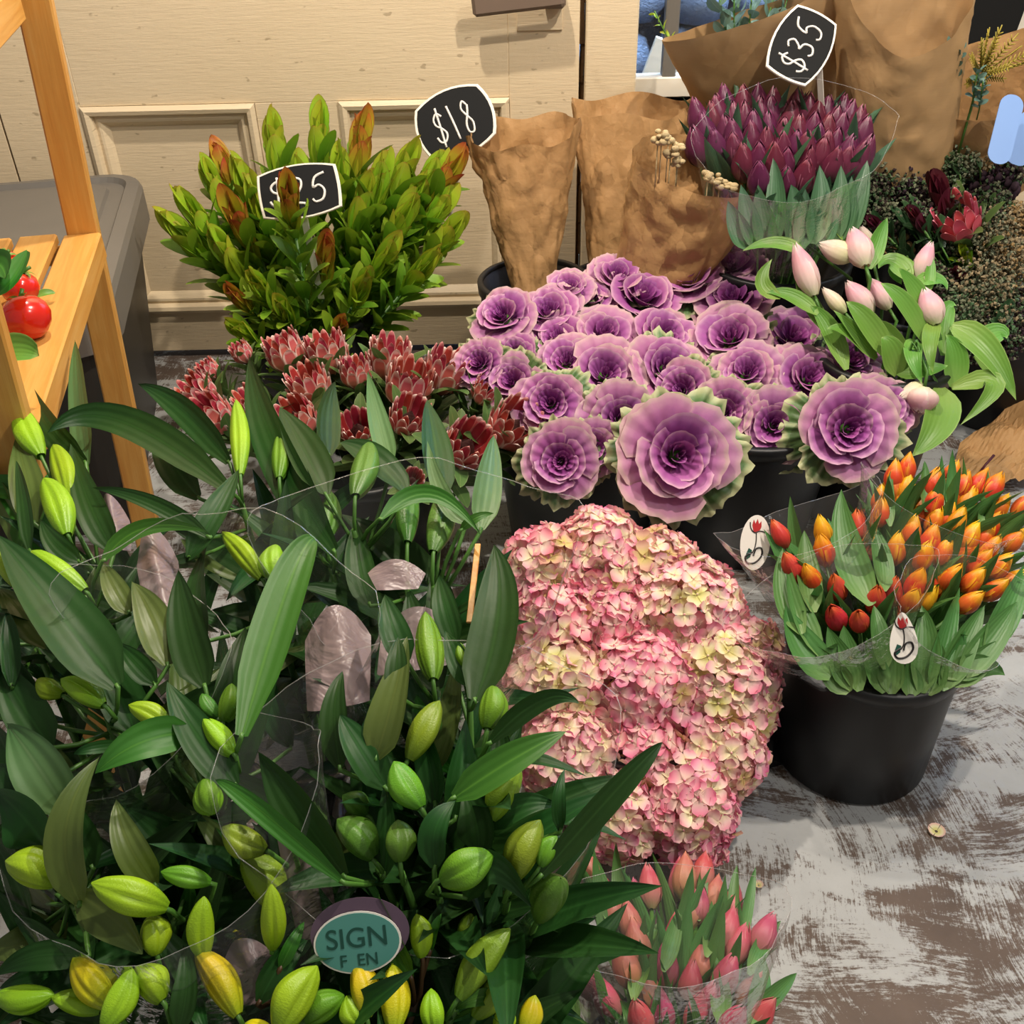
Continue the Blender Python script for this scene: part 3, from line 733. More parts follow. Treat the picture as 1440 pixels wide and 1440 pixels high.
def price_sign(p, rt, up, w, h, text, label, stick, th=.6, cw=.22, bulge=(.16, .10)):
    """slate board with bulged edges, white border, chalk figures and a white stick"""
    rt = rt.normalized(); up = (up - rt * up.dot(rt)).normalized(); nr = rt.cross(up)
    m = Matrix((rt, up, nr)).transposed().to_4x4()
    sg = thing('price_sign', p, label, 'price sign', 'chalk price signs', m.to_3x3())
    def outline(k_):
        c = [(-w / 2, -h / 2), (w / 2, -h / 2), (w / 2, h / 2), (-w / 2, h / 2)]; pts = []
        for i in range(4):
            a, b = c[i], c[(i + 1) % 4]; bg = (bulge[0] * h if i % 2 == 0 else bulge[1] * w)
            ox, oy = ((0, -1), (1, 0), (0, 1), (-1, 0))[i]
            for q in range(8):
                t = q / 8; s_ = 4 * t * (1 - t) * bg
                pts.append(((lerp(a[0], b[0], t) + ox * s_) * k_, (lerp(a[1], b[1], t) + oy * s_) * k_))
        return pts
    mb = loft(MB(), [(outline(1), -.004), (outline(1.0), .0), (outline(.985), .0015)], cap0=True)
    link('border', mb.mesh('sign_border', 'white_plastic', False), sg)
    kx = .93
    mb = loft(MB(), [(outline(kx), .001), (outline(kx), .0022)])
    link('board', mb.mesh('sign_board', 'slate', False), sg)
    mb = MB(); n = len(text); x = -n * cw * w / 2
    for ch in text:
        strokes(mb, GL[ch], T(x, -th * h / 2, .0024) @ Sc(cw * w * .95, th * h, 1), w * .017)
        x += cw * w
    link('chalk_lettering', mb.mesh('chalk_lettering', 'chalk'), sg)
    s0, s1 = stick
    inv = sg.matrix_basis.inverted()
    a, b = inv @ s0, inv @ s1
    d = (b - a); mm = T((a + b) / 2) @ align(d)
    link('stick', MB().box((w * .09, .003, d.length), mat=mm, bev=.0008).mesh('sign_stick', 'white_plastic', False), sg)
def roll(a): a = math.radians(a); return CR * math.cos(a) + CU * math.sin(a), CU * math.cos(a) - CR * math.sin(a)
def sign_at(px, py, y, ang, wpx, hpx, text, label, stick_px, yaw=0, **kw):
    p = atY(px, py, y); r, u = roll(ang)
    if yaw: r = Matrix.Rotation(math.radians(yaw), 3, u) @ r
    s0 = p - (r.cross(u)) * .003 - u * mpx(hpx * .45, p); s1 = atY(*stick_px, y + .02)
    price_sign(p, r, u, mpx(wpx, p), mpx(hpx, p), text, label, (s0, s1), **kw)
sign_at(421, 269, 2.14, 9, 112, 60, '$25', 'slate price sign reading $25 among the yellow-green leaf stems', (452, 420), cw=.26, th=.62, bulge=(.14, .02))
sign_at(640, 172, 2.40, 20, 96, 74, '$18', 'slate price sign reading $18 against the cream door', (628, 330), yaw=-8, cw=.22, th=.62)
sign_at(1127, 64, 2.28, 63, 98, 62, '$35', 'slate price sign reading $35 tilted above the purple tulips', (1158, 200), cw=.26, th=.62, bulge=(.18, .04))

# ================================================================== KRAFT PAPER WRAPS
def wrap_mesh(name, b0, b1, w0, w1, d0, d1, rt, flap, mat='kraft', seed=0, crum=.012, nth=72, nv=30, point=1.0):
    """open paper cone from b0 (bottom) to b1 (mouth); half widths along rt, half depths across it; flap(a) lengthens the mouth"""
    b0, b1 = V(b0), V(b1); ax = (b1 - b0); L = ax.length; ax.normalize()
    r = (rt - ax * rt.dot(ax)).normalized(); f = r.cross(ax)      # f faces the camera
    if f.dot(CB) < 0: f = -f
    def fn(u, v):
        a = 2 * PI * u; ca, sa = math.cos(a), math.sin(a)
        hv = v * (1 + flap(a))
        k_ = hv ** 1.0
        x = lerp(w0, w1, k_) * (abs(ca) ** point) * (1 if ca > 0 else -1); y = lerp(d0, d1, k_) * sa
        p = b0 + ax * (L * hv) + r * x + f * y
        q = V((math.cos(a) * 2.0, math.sin(a) * 2.0, hv * 4)) * .9 + V((seed, 0, 0))
        c = (abs(noise.noise(q * 1.3)) * 1.3 + abs(noise.noise(q * 2.9)) * .7 - .6) * crum * (.5 + .6 * v if v < .9 else 1.0)
        return p + (r * ca + f * sa) * c
    return MB().grid(fn, nth, nv).mesh(name, mat)
def wrap_px(name, pb, pt, yb, yt, wb, wt, d0, d1, flap, label, mat='kraft', seed=0, crum=.012, rt=None, group=None, tilt=0, point=1.0):
    b0, b1 = atY(*pb, yb), atY(*pt, yt)
    t = thing(name, b0, label, 'bouquet', group)
    r = rt or CR
    me = wrap_mesh('wrap', b0 - b0, b1 - b0, mpx(wb, b0), mpx(wt, b1), d0, d1, r, flap, mat, seed, crum, point=point)
    link('paper_wrap', me, t)
    return t, b0, b1
KG = 'kraft wrapped bouquets behind the cabbages'
ka, kab, kat = wrap_px('wrapped_bouquet', (752, 440), (736, 185), 2.28, 2.36, 22, 80, .03, .045,
    lambda a: .075 * -math.sin(a) + .05 * max(0, math.cos(a)) ** 5 + .02 * math.sin(5 * a), 'upright kraft paper bouquet beside the $18 sign', seed=3, crum=.016, group=KG)
kb, kbb, kbt = wrap_px('wrapped_bouquet', (868, 440), (890, 150), 2.36, 2.48, 30, 88, .03, .05,
    lambda a: .05 * -math.sin(a) + .05 * max(0, math.cos(a)) ** 3 + .02 * math.sin(4 * a + 1), 'kraft paper bouquet standing at the door post between two other paper bouquets', seed=9, crum=.014, group=KG)
kc, kcb, kct = wrap_px('wrapped_bouquet', (905, 430), (990, 235), 2.16, 2.14, 48, 106, .035, .055,
    lambda a: .12 * -math.sin(a) + .05 * math.cos(a) + .08 * max(0, math.cos(a)) ** 4, 'kraft paper bouquet tipped to the right with dried cream flowers in its mouth', seed=15, crum=.014, group=KG,
    rt=roll(-24)[0])
def dried_cluster(parent, pts, r, mat='dry_cream', name='dried_flower', seed=1):
    rd = R_(seed); inv = parent.matrix_basis.inverted()
    for p in pts:
        mb = MB()
        for i in range(7):
            q = V((rd.uniform(-1, 1), rd.uniform(-1, 1), rd.uniform(-.6, .6))) * r * .6
            mb.ball(q, r * rd.uniform(.35, .6), 7, 5, sq=(1, rd.uniform(.5, 1), rd.uniform(.5, .9)))
        mb.tube([(0, 0, 0), (0, 0, -.10)], .0015, 4)
        link(name, mb.mesh(name, mat), parent, inv @ T(p))
dried_cluster(kc, [atY(x, y, 2.12) for x, y in ((931, 188), (940, 197), (925, 200), (955, 204), (943, 218), (952, 228), (1005, 252), (1012, 258), (1025, 262), (996, 247))], .017)

KR = 'large kraft bouquets by the window'
k1, k1b, k1t = wrap_px('wrapped_bouquet', (1095, 235), (1062, 20), 2.52, 2.40, 66, 132, .05, .06,
    lambda a: .05 * math.sin(a) + .24 * max(0, math.cos(a)) ** 3 + .02 * max(0, -math.cos(a)) ** 6, 'broad kraft paper bouquet of eucalyptus in front of the window', 'kraft_smooth', 21, .006, group=KR)
k2, k2b, k2t = wrap_px('wrapped_bouquet', (1255, 290), (1272, 8), 2.40, 2.34, 70, 96, .06, .09,
    lambda a: .16 * -math.sin(a) + .28 * max(0, -math.cos(a)) ** 2 + .10 * max(0, math.cos(a)) ** 4, 'tall pale kraft paper bouquet above the dark dried flowers', 'kraft_smooth', 33, .010, group=KR)
k3, k3b, k3t = wrap_px('wrapped_bouquet', (1385, 260), (1400, 112), 2.46, 2.40, 70, 95, .07, .10,
    lambda a: .15 * -math.sin(a) + .25 * max(0, math.cos(a)) ** 2, 'kraft paper bouquet with yellow-green fern behind the mixed flowers', 'kraft', 41, .008, group=KR)
for b_, r_, h_, lb in ((kab, .13, .385, 'black flower bucket holding the upright kraft bouquet beside the $18 sign'), ((kbb + kcb) / 2 + V((-.02, .03, 0)), .13, .37, 'black flower bucket holding two kraft bouquets by the door post'),
                       (k1b, .10, .56, 'tall dark bucket holding the eucalyptus bouquet under the window'), (k2b, .10, .50, 'tall dark bucket holding the tall pale kraft bouquet'), (k3b + V((0, .10, 0)), .09, .56, 'tall dark bucket holding the goldenrod bouquet under the window')):
    bucket('bucket', b_.x, b_.y + .01, r_ * .85, r_, h_, lb)
# what the big bouquets hold
def spray(root, base, tip, n, spread, leaf_me, ls, seed, stem_mat='stem_green', name='leaf', start=.35, wig=.2):
    rd = R_(seed); base, tip = V(base), V(tip); d = tip - base; inv = root.matrix_basis.inverted()
    side = d.orthogonal().normalized()
    pts = [base + d * t + side * math.sin(3 * t + seed) * wig * .05 for t in (0, .25, .5, .75, 1)]
    link('stem', MB().tube([inv @ p for p in pts], .0016, 5).mesh('stem', stem_mat), root)
    for i in range(n):
        t = start + (1 - start) * (i + .5) / n
        p = base + d * t; a = i * 2.4 + rd.uniform(-.4, .4)
        dr = (d.normalized() + Quaternion(d.normalized(), a) @ side * spread).normalized()
        link(name, leaf_me, root, inv @ T(p) @ align(dr, rd.uniform(0, 6)) @ Sc(ls * rd.uniform(.7, 1.15)))
EUC = leaf_mesh('eucalyptus_leaf', 'euc_leaf', .05, .042, prof_oval, .3, .2, nu=3, nv=5)
rd = R_(8)
for i, (x, y) in enumerate(((1010, -8), (1040, 5), (1062, -20), (1088, 0), (1030, -35), (1110, -20))):
    t = thing('eucalyptus_stem', k1t + V((0, .02, -.25)), 'blue-green eucalyptus stem in the broad kraft bouquet at the window', 'foliage', 'eucalyptus in the window bouquet')
    tip = atY(x, y, 2.44 + rd.uniform(-.03, .05)); spray(t, k1t + (tip - k1t) * .2 + V((0, 0, -.22)), tip, 12, .9, EUC, .75, i)
t = thing('fern_sprig', k1t + V((-.1, .05, -.2)), 'thin green sprig poking out over the window at the paper bouquet', 'foliage')
spray(t, k1t + V((-.12, .05, -.12)), atY(918, 18, 2.45), 10, .8, leaf_mesh('sprig_leaf', 'leuc_tip', .022, .008, nu=2, nv=4), 1.0, 4)
FERN = MB()
for i in range(9):
    for s_ in (-1, 1):
        FERN.tube([(0, 0, i * .012), (s_ * .010, .001, i * .012 + .012)], [.0022, .0012], 4)
FERN.tube([(0, 0, 0), (0, 0, .12)], .0013, 4); FERN = FERN.mesh('fern_frond', 'fern_yellow')
t = thing('goldenrod_stem', k3t + V((0, 0, -.15)), 'feathery yellow-green goldenrod spilling from the kraft bouquet at the window', 'foliage')
inv = t.matrix_basis.inverted()
cp = atY(1378, 108, 2.33)
link('stem', MB().tube([inv @ (cp + V((0, .02, -.2))), inv @ cp], .003, 5).mesh('stem', 'stem_green'), t)
for i, (x, y) in enumerate(((1430, 70), (1440, 78), (1425, 55), (1405, 45), (1390, 48), (1418, 95), (1400, 62), (1380, 60), (1410, 110), (1440, 88), (1365, 80), (1395, 80), (1370, 112), (1385, 118))):
    q = atY(x, y, 2.31 + rd.uniform(-.03, .05)); dd = q - cp
    link('frond', FERN, t, inv @ T(cp + dd * .15) @ align(dd, rd.uniform(0, 6)) @ Sc(1, 1, max(.4, dd.length / .12)))
SUC = leaf_mesh('sage_leaf', 'euc_leaf', .022, .012, prof_oval, .4, .3, nu=2, nv=4)
for i, (x, y) in enumerate(((1385, 112), (1378, 98), (1350, 70), (1340, 55))):
    t = thing('sage_sprig', atY(x, y, 2.30) + V((0, 0, -.08)), ('low' if i < 2 else 'high') + ' grey-green leaf sprig in the goldenrod bouquet', 'foliage', 'grey-green sprigs in the goldenrod bouquet')
    spray(t, atY(x, y, 2.34) + V((0, 0, -.09)), atY(x, y, 2.30), 14, 1.1, SUC, 1.0, i + 20, start=.3)
for x, y in ((1345, 95), (1352, 100), (1360, 92), (1348, 84)):
    pass
# dark board leaning in the window, pale sheet beside it
p0 = atY(1395, 28, D + .03)
o = link('chalkboard', MB().box((.145, .012, .22), bev=.003).mesh('chalkboard', 'slate', False), None, T(p0 + V((0, 0, .03))) @ Ry(math.radians(7)))
tag(o, 'blank dark slate board standing on the window sill', 'board')
o = link('plastic_tag', loft(MB(), [(rrect(.05, .15, .024), -.0012), (rrect(.05, .15, .024), .0012)], cap0=True).mesh('plastic_tag', 'tag_film', False), None,
    T(atY(1414, 182, 2.2)) @ Matrix((roll(-14)[0], roll(-14)[1], CB)).transposed().to_4x4())
tag(o, 'bluish plastic sleeve tag upright behind the dark red flower', 'tag')
o = link('plastic_tag', loft(MB(), [(rrect(.05, .12, .02), -.0012), (rrect(.05, .12, .02), .0012)], cap0=True).mesh('plastic_tag', 'tag_film', False), None,
    T(atY(1440, 195, 2.24)) @ Matrix((roll(-20)[0], roll(-20)[1], CB)).transposed().to_4x4())
tag(o, 'bluish plastic sleeve tag cut off by the picture edge', 'tag')

# ================================================================== LEUCADENDRON BUNCH
def leuc_kit(seed, top='leuc_tip', low='leuc_leaf', n_low=26, length=.34):
    rd = R_(seed); kit = []
    lows = [leaf_mesh('leuc_leaf', low, .105, .036, prof_oval, b, .25, nu=2, nv=5, seed=q) for q, b in enumerate((.25, .5))]
    tops = [leaf_mesh('leuc_bract', top, .118, .050, prof_oval, b, .5, nu=2, nv=7, seed=q) for q, b in enumerate((-.25, -.05))]
    for i in range(n_low):
        h = length * (1 - (i + .3) / n_low) + .13
        kit.append(('leaf', lows[i % 2], T(0, 0, -h) @ Rz(i * 2.4 + rd.uniform(-.3, .3)) @ Rx(-rd.uniform(.35, .62)) @ Sc(rd.uniform(.8, 1.08)), (), None))
    for i in range(13):
        t = i / 12; h = lerp(.175, .10, t)
        kit.append(('bract', tops[i % 2], T(0, 0, -h) @ Rz(i * 2.4) @ Rx(-lerp(.36, .05, t ** .8) + rd.uniform(-.04, .04)) @ Sc(rd.uniform(.85, 1.0) * lerp(1.0, .9, t)), (), None))
    return kit
LK = [leuc_kit(1), leuc_kit(2), leuc_kit(3, top='leuc_red')]
LB = atY(445, 520, 2.2); lbx, lby = LB.x, 2.22
bucket('bucket', lbx, lby, .125, .155, .36, 'black flower bucket holding the yellow-green leaf stems')
LEUC = [(378, 152, 0, 1), (448, 140, 1, 1), (512, 150, 2, 1.05), (585, 193, 0, 1), (625, 212, 1, .95), (655, 208, 2, .95), (545, 212, 1, 1), (602, 246, 0, 1),
        (298, 196, 2, 1), (282, 222, 1, .9), (330, 216, 0, 1), (222, 292, 0, 1), (246, 262, 1, .95), (312, 262, 2, 1), (350, 245, 1, .9), (290, 318, 0, 1),
        (400, 238, 2, .85), (520, 240, 0, 1), (460, 330, 2, .85), (640, 262, 1, 1), (655, 300, 0, .95), (585, 270, 1, 1), (350, 382, 1, .8), (318, 402, 2, .65),
        (388, 418, 0, .75), (482, 448, 2, .7), (320, 452, 1, .7), (420, 215, 1, .95), (480, 200, 0, .95), (560, 330, 0, .9), (620, 350, 1, .9), (520, 380, 0, .8)]
YL = [(130, 2.44), (200, 2.36), (300, 2.20), (380, 2.08), (460, 2.0)]
names_l = {8: 'topmost reddish leaf stem at the outer edge beside the grey bin', 2: 'reddish-tipped leaf stem standing tallest in front of the door panel', 16: 'reddish leaf stem standing in front of the $25 sign', 18: 'orange-tipped bud stem just below the $25 sign',
           11: 'green leaf stem leaning furthest out over the bin', 5: 'red-edged leaf stem touching the kraft paper bouquet', 23: 'short dark red bud stem low in the leaf bunch near the bin', 25: 'short yellow and red bud stem just above the proteas',
           0: 'tall green leaf stem at the corner of the door panel molding', 1: 'tall green leaf stem between the two door panels', 13: 'stem with a pinkish-red bud facing the viewer, beside the $25 sign'}
for i, (x, y, kk, sc) in enumerate(LEUC):
    h = atY(x, y, 2.06 if i == 16 else pw(y, YL) + random.uniform(-.03, .03))
    f = foot_for(h, (lbx, lby), .36, .145, .03, .45)
    spawn(LK[kk], 'leucadendron_stem', h + (h - f).normalized() * .012, f, random.uniform(0, 6), sc * 1.1, names_l.get(i, ('yellow-green' if kk < 2 else 'red-tipped') + ' leafy stem ' + ('leaning out on the bin side of the leaf bunch' if x < 330 else 'low in the leaf bunch above the proteas' if y > 320 else 'on the kraft paper side of the leaf bunch' if x > 560 else 'in the middle of the leaf bunch behind the $25 sign')),
          'foliage', 'yellow-green leaf stems by the door', stem_r=1.3, cut=.12)

# ================================================================== PROTEAS
def bract_mesh(name, mat, L, R, A, flare):
    def fn(u, v):
        x = u * 2 - 1
        v = 1 - (1 - v) ** 1.7
        w = A * (.55 + .45 * math.sin(PI * .5 * min(1, v * 1.5))) * (1 if v < .62 else math.sqrt(max(0, 1 - ((v - .62) / .38) ** 1.8)))
        r = R * (.22 + .78 * math.sin(PI * .5 * min(1, v * 1.6)) + flare * max(0, v - .55) ** 1.5)
        return (r * math.sin(w * x), r * math.cos(w * x) + .003 * x * x, L * v)
    return MB().grid(fn, 4, 7).mesh(name, mat)
def protea_kit(seed, mats=('protea_bract', 'protea_inner'), open_=.25):
    rd = R_(seed); kit = []
    rings = [(12, .090, .033, .31, open_ * .35, mats[1]), (11, .079, .037, .33, open_ * .8, mats[0]), (9, .056, .039, .40, open_, mats[0])]
    for q, (n, L, R, A, fl, mt) in enumerate(rings):
        me = bract_mesh('protea_bract', mt, L, R, A, fl)
        for i in range(n):
            kit.append(('bract', me, T(0, 0, -.035) @ Rz(2 * PI * (i + .5 * (q % 2)) / n + rd.uniform(-.05, .05)) @ Sc(1, 1, rd.uniform(.93, 1.05)), (), None))
    core = MB().lathe([(.001, .0), (.012, .002), (.019, .018), (.019, .032), (.014, .045), (.006, .058), (.001, .066)], 18, wob=lambda a, v: 1 + .06 * math.sin(9 * a))
    kit.append(('flower_core', core.mesh('protea_core', 'protea_core'), T(0, 0, -.035), (), None))
    lf = [leaf_mesh('protea_leaf', 'protea_leaf', .112, .032, prof_oval, b, .3, nu=2, nv=6) for b in (.3, .6)]
    for i in range(16):
        kit.append(('leaf', lf[i % 2], T(0, 0, -.036 - .007 * i) @ Rz(i * 2.4) @ Rx(-rd.uniform(.42, .72)) @ Sc(rd.uniform(.85, 1.1)), (), None))
    return kit
PK = [protea_kit(1, open_=.3), protea_kit(2, open_=.12), protea_kit(3, open_=.55)]
PROT = [(280, 548, 52, 0), (300, 580, 58, 2), (403, 493, 55, 1), (461, 496, 60, 0), (437, 540, 58, 2), (420, 583, 56, 1), (294, 514, 30, 1), (340, 490, 30, 1), (547, 502, 60, 0),
        (624, 521, 62, 2), (573, 541, 68, 1), (573, 583, 56, 0), (503, 598, 52, 0), (653, 622, 68, 1), (717, 596, 70, 2), (578, 668, 34, 1), (500, 520, 45, 1), (355, 560, 44, 2), (680, 545, 40, 0)]
PL = ['protea at the far bin side of its bunch, half hidden by its neighbour', 'wide open protea lowest on the bin side, above a long lily leaf', 'closed protea in the back row beside a dark leaf stem', 'pale pink protea in the middle of the back row', 'open protea with a dark centre just below the back row', 'protea half covered by a broad dark lily leaf',
      'small red protea peeking out at the edge near the bin', 'small protea head half hidden in leaves at the back', 'pale protea with a dark rim below the black bucket', 'wide protea next to the first purple cabbages', 'large coral protea in the centre of the bunch', 'coral protea with a dark rim directly under the large coral one',
      'brownish red protea behind a tall lily bud', 'tall closed protea in front, beside a pale lily leaf', 'front protea nearest the purple cabbages', 'small red protea low among the lily leaves', 'protea mostly hidden between the back and front rows', 'protea hidden behind the long arching lily leaf', 'protea half hidden behind leaves next to the purple cabbages']
YP = [(480, 1.93), (540, 1.80), (600, 1.66), (680, 1.52)]
pcx, pcy = atY(500, 560, 1.74).x, 1.74
bucket('bucket', pcx, pcy, .12, .15, .27, 'black flower bucket holding the red proteas')
for (x, y, wpx, kk), lb in zip(PROT, PL):
    h = atY(x, y, pw(y, YP) + .02)
    s_ = mpx(wpx, h) / .088 * 1.06
    f = foot_for(h, (pcx, pcy), .27, .14, .03, .35)
    f2 = f.lerp(V((f.x, f.y, f.z)), 1)
    d_ = (h - f).normalized(); f2 = h - (d_ * .7 + CB * .22 + V((0, 0, .35))).normalized() * max(.12, (h - f).length * .55)
    spawn(PK[kk], 'protea', h - V((0, 0, .015)), f2, random.uniform(0, 6), s_, lb, 'flower', 'red proteas', stem_r=1.6)

# ================================================================== ORNAMENTAL CABBAGES
def cab_petal(name, mat, r0, h, al, A, ruf, seed, recurve=.3, nu=14, nv=7, top=.22, frill=1.0):
    """broad rose-like petal: narrow foot, wide rounded frilled rim, curling out at the top"""
    rd = R_(seed); p1, p2, p3 = rd.uniform(0, 6), rd.uniform(0, 6), rd.uniform(0, 6)
    def fn(u, v):
        x = u * 2 - 1
        hh = h * (1 - top * abs(x) ** 3) * (1 + .022 * frill * v * math.sin(17 * x + p1))
        a = al * .55 + al * .75 * v + recurve * max(0, v - .6) ** 1.5 * 4
        rho = r0 * (.25 + .75 * min(1, v * 2)) + hh * v * math.sin(al * .55 + al * .3 * v) + recurve * hh * max(0, v - .6) ** 2 * 2.2
        z = hh * v * math.cos(al * .55 + al * .3 * v) - recurve * hh * max(0, v - .65) ** 2 * 1.2
        k_ = v ** 3
        rho += ruf * k_ * (math.sin(4.2 * x + p2) + .35 * frill * math.sin(14 * x + p3))
        z += ruf * k_ * (.7 * math.sin(5.1 * x + p1) + .3 * frill * math.sin(16 * x + p3))
        ph = A * x * (.35 + .65 * min(1, v * 1.6) ** .7)
        return (rho * math.sin(ph), rho * math.cos(ph), z)
    return MB().grid(fn, nu, nv).mesh(name, mat)
def cab_kit(seed, pale=0.0):
    rd = R_(seed); kit = []; N = 19
    shapes = []
    for q in range(9):
        t = q / 8
        mat = 'cab_core' if t < .4 - pale * .12 else ('cab_mid' if t < .8 - pale * .15 else 'cab_outer')
        shapes.append(cab_petal('cabbage_petal', mat, lerp(.002, .020, t), lerp(.030, .062, t ** .8), math.radians(lerp(2, 66, t ** 1.1)), lerp(1.5, .95, t), lerp(.0007, .0022, t), seed * 20 + q, recurve=lerp(.05, .42, t), frill=lerp(.4, 1.3, t)))
    for i in range(N):
        t = i / (N - 1); q = min(8, int(round(t * 8)))
        kit.append(('petal', shapes[q], T(0, 0, lerp(.004, -.014, t)) @ Rz(i * 2.399 + rd.uniform(-.35, .35)) @ Rx(rd.uniform(-.10, .10)) @ Ry(rd.uniform(-.09, .09)) @ Sc(rd.uniform(.92, 1.07)), (), None))
    g = [cab_petal('cabbage_leaf', 'cab_green', .022, .060, math.radians(a), .70, .0045, seed * 31 + a, recurve=.2, frill=2.2, nu=18, top=.3) for a in (84, 98)]
    for i in range(6):
        kit.append(('outer_leaf', g[i % 2], T(0, 0, -.020) @ Rz(i * 1.05 + rd.uniform(-.2, .2)) @ Sc(rd.uniform(.92, 1.08)), (), None))
    return kit
CK = [cab_kit(1), cab_kit(2), cab_kit(3, 1.0)]
CABS = [(705, 440, 76, 0, 'cabbage rosette at the outer end of the back row, beside the black bucket'), (770, 436, 80, 1, 'cabbage rosette below the upright kraft bouquet'), (830, 415, 66, 0, 'cabbage rosette in the back row right of the upright kraft bouquet'),
        (800, 402, 60, 2, 'cabbage rosette peeking out behind the back row under the kraft bouquet'), (868, 384, 72, 2, 'flat pale cabbage rosette against the tipped kraft bouquet'), (907, 412, 106, 1, 'wide cabbage rosette in the middle of the back row'),
        (970, 386, 74, 2, 'cabbage rosette behind and beside the widest back-row one'), (1028, 370, 78, 2, 'furthest cabbage rosette in the back corner by the blush tulips'), (1030, 415, 100, 0, 'frilly cabbage rosette at the back next to the blush tulips'),
        (672, 510, 64, 0, 'cabbage rosette at the far outer edge next to the proteas'), (722, 498, 64, 1, 'small cabbage rosette second from the proteas'), (785, 474, 80, 0, 'cabbage rosette in the second row under the upright kraft bouquet'), (850, 466, 86, 2, 'flat-topped cabbage rosette in the second row below the widest back-row one'),
        (938, 470, 88, 1, 'cabbage rosette in the centre of the second row'), (1025, 470, 92, 0, 'round cabbage rosette in the second row with a deep cup'), (1118, 470, 104, 1, 'broad cabbage rosette in the second row touching the tulip leaves'), (1200, 503, 76, 0, 'cabbage rosette tilted towards the light-green tulip leaves'),
        (718, 536, 72, 2, 'pale flat cabbage rosette beside the front proteas'), (796, 506, 70, 0, 'cabbage rosette tucked behind the large one with green frill'), (852, 524, 104, 2, 'large cabbage rosette ringed with a dark green frill in the third row'), (940, 516, 92, 0, 'deep purple cabbage rosette in the middle of the bunch'),
        (1050, 522, 82, 2, 'faded cabbage rosette half hidden in the middle of the bunch'), (1140, 530, 88, 1, 'cabbage rosette framed by green leaves behind the big front one'), (773, 566, 82, 1, 'cabbage rosette facing the viewer beside the front proteas'), (872, 590, 92, 2, 'pale-rimmed cabbage rosette left of the biggest front one'),
        (957, 548, 76, 0, 'small cabbage rosette right behind the biggest front one'), (1018, 580, 82, 2, 'narrow cabbage rosette wedged beside the biggest front one'), (1088, 598, 90, 2, 'cabbage rosette between the two largest front ones'), (1246, 574, 78, 1, 'cabbage rosette at the far edge beside the drooping blush tulip'),
        (1196, 602, 122, 0, 'big rose-shaped cabbage rosette above the orange tulips'), (955, 640, 152, 2, 'biggest front cabbage rosette above the pink hydrangeas'), (788, 648, 88, 0, 'dark cabbage rosette low at the front beside the proteas'), (836, 630, 66, 2, 'greenish frilly cabbage rosette low under its pale-rimmed neighbour')]
YC = [(370, 2.16), (440, 2.0), (520, 1.83), (600, 1.64), (650, 1.54)]
cbx, cby = atY(950, 560, 1.80).x, 1.78
ccs = [(atY(820, 560, 1.78).x, 1.80), (atY(1060, 560, 1.78).x, 1.80)]
bucket('bucket', *ccs[0], .15, .185, .33, 'black flower bucket under the purple cabbages, behind the hydrangeas')
bucket('bucket', *ccs[1], .15, .185, .33, 'black flower bucket under the purple cabbages, nearer the orange tulips')
for i, (x, y, wpx, kk, lb) in enumerate(CABS):
    h = atY(x, y, pw(y, YC) + random.uniform(-.015, .015) - (.04 if wpx > 110 else 0))
    s_ = mpx(wpx, h) / (.112 if wpx < 100 else .122)
    b_ = ccs[0] if h.x < cbx else ccs[1]
    f = foot_for(h, b_, .30, .17, .04, .55)
    # lean the rosette outwards, towards where the photograph shows it face on
    d = (h - f).normalized()
    face = (d * .7 + (C0 - h).normalized() * (.95 if y > 500 else .85)).normalized()
    root = thing('ornamental_cabbage', f, lb, 'flower', 'purple ornamental cabbages')
    n0 = h - f
    link('stem', MB().tube([(0, 0, 0), n0 * .6, n0 - face * .06, n0 - face * .02], [.006, .006, .008, .014], 7).mesh('stem', 'stem_green'), root)
    mm = T(n0 - face * .028 * s_) @ align(face, random.uniform(0, 6)) @ Sc(s_)
    for pn, me, m, subs, l_ in CK[kk]: link(pn, me, root, mm @ m)

# ================================================================== HYDRANGEAS
def floret(name, mat, seed):
    rd = R_(seed); mb = MB()
    for k_ in range(4):
        L, W_ = rd.uniform(.014, .017), rd.uniform(.015, .018); a = k_ * PI / 2 + rd.uniform(-.12, .12); lift = rd.uniform(.1, .4)
        def fn(u, v):
            x = u * 2 - 1; w_ = W_ / 2 * (.25 + .75 * math.sin(PI * .5 * min(1, v * 1.5))) * (1 if v < .6 else math.sqrt(max(0, 1 - ((v - .6) / .42) ** 2)))
            return (w_ * x, .0012 + L * v, .003 * x * x + lift * L * v * (1 - v * .6))
        mb.grid(fn, 2, 4, mat=Rz(a))
    mb.ball((0, 0, .0015), .0016, 5, 4)
    return mb.mesh(name, mat)
FLO = {m: [floret('floret', m, q) for q in range(2)] for m in ('flo_pink', 'flo_pale', 'flo_cream', 'flo_dusty')}
def hydra_inner(seed, R, mats):
    rd = R_(seed); mb = MB()
    for i in range(70):
        z = 1 - 1.75 * (i + .5) / 70; r = math.sqrt(max(0, 1 - z * z)); a = i * 2.399
        n = V((r * math.cos(a), r * math.sin(a), z)); m = T(n * R * .86) @ align(n, rd.uniform(0, 6)) @ Sc(1.25)
        for k_ in range(4):
            mb.add([m @ V(p) for p in ((0, 0, 0), (.012, .005, .002), (.017, 0, .004), (.012, -.005, .002))] if k_ == 0 else [m @ (Rz(k_ * PI / 2) @ V(p)) for p in ((0, 0, 0), (.012, .005, .002), (.017, 0, .004), (.012, -.005, .002))], [[0, 1, 2, 3]], [(.5, 0), (.2, .6), (.5, .9), (.8, .6)], rd.randrange(len(mats)))
    return mb.mesh('inner_florets', mats)
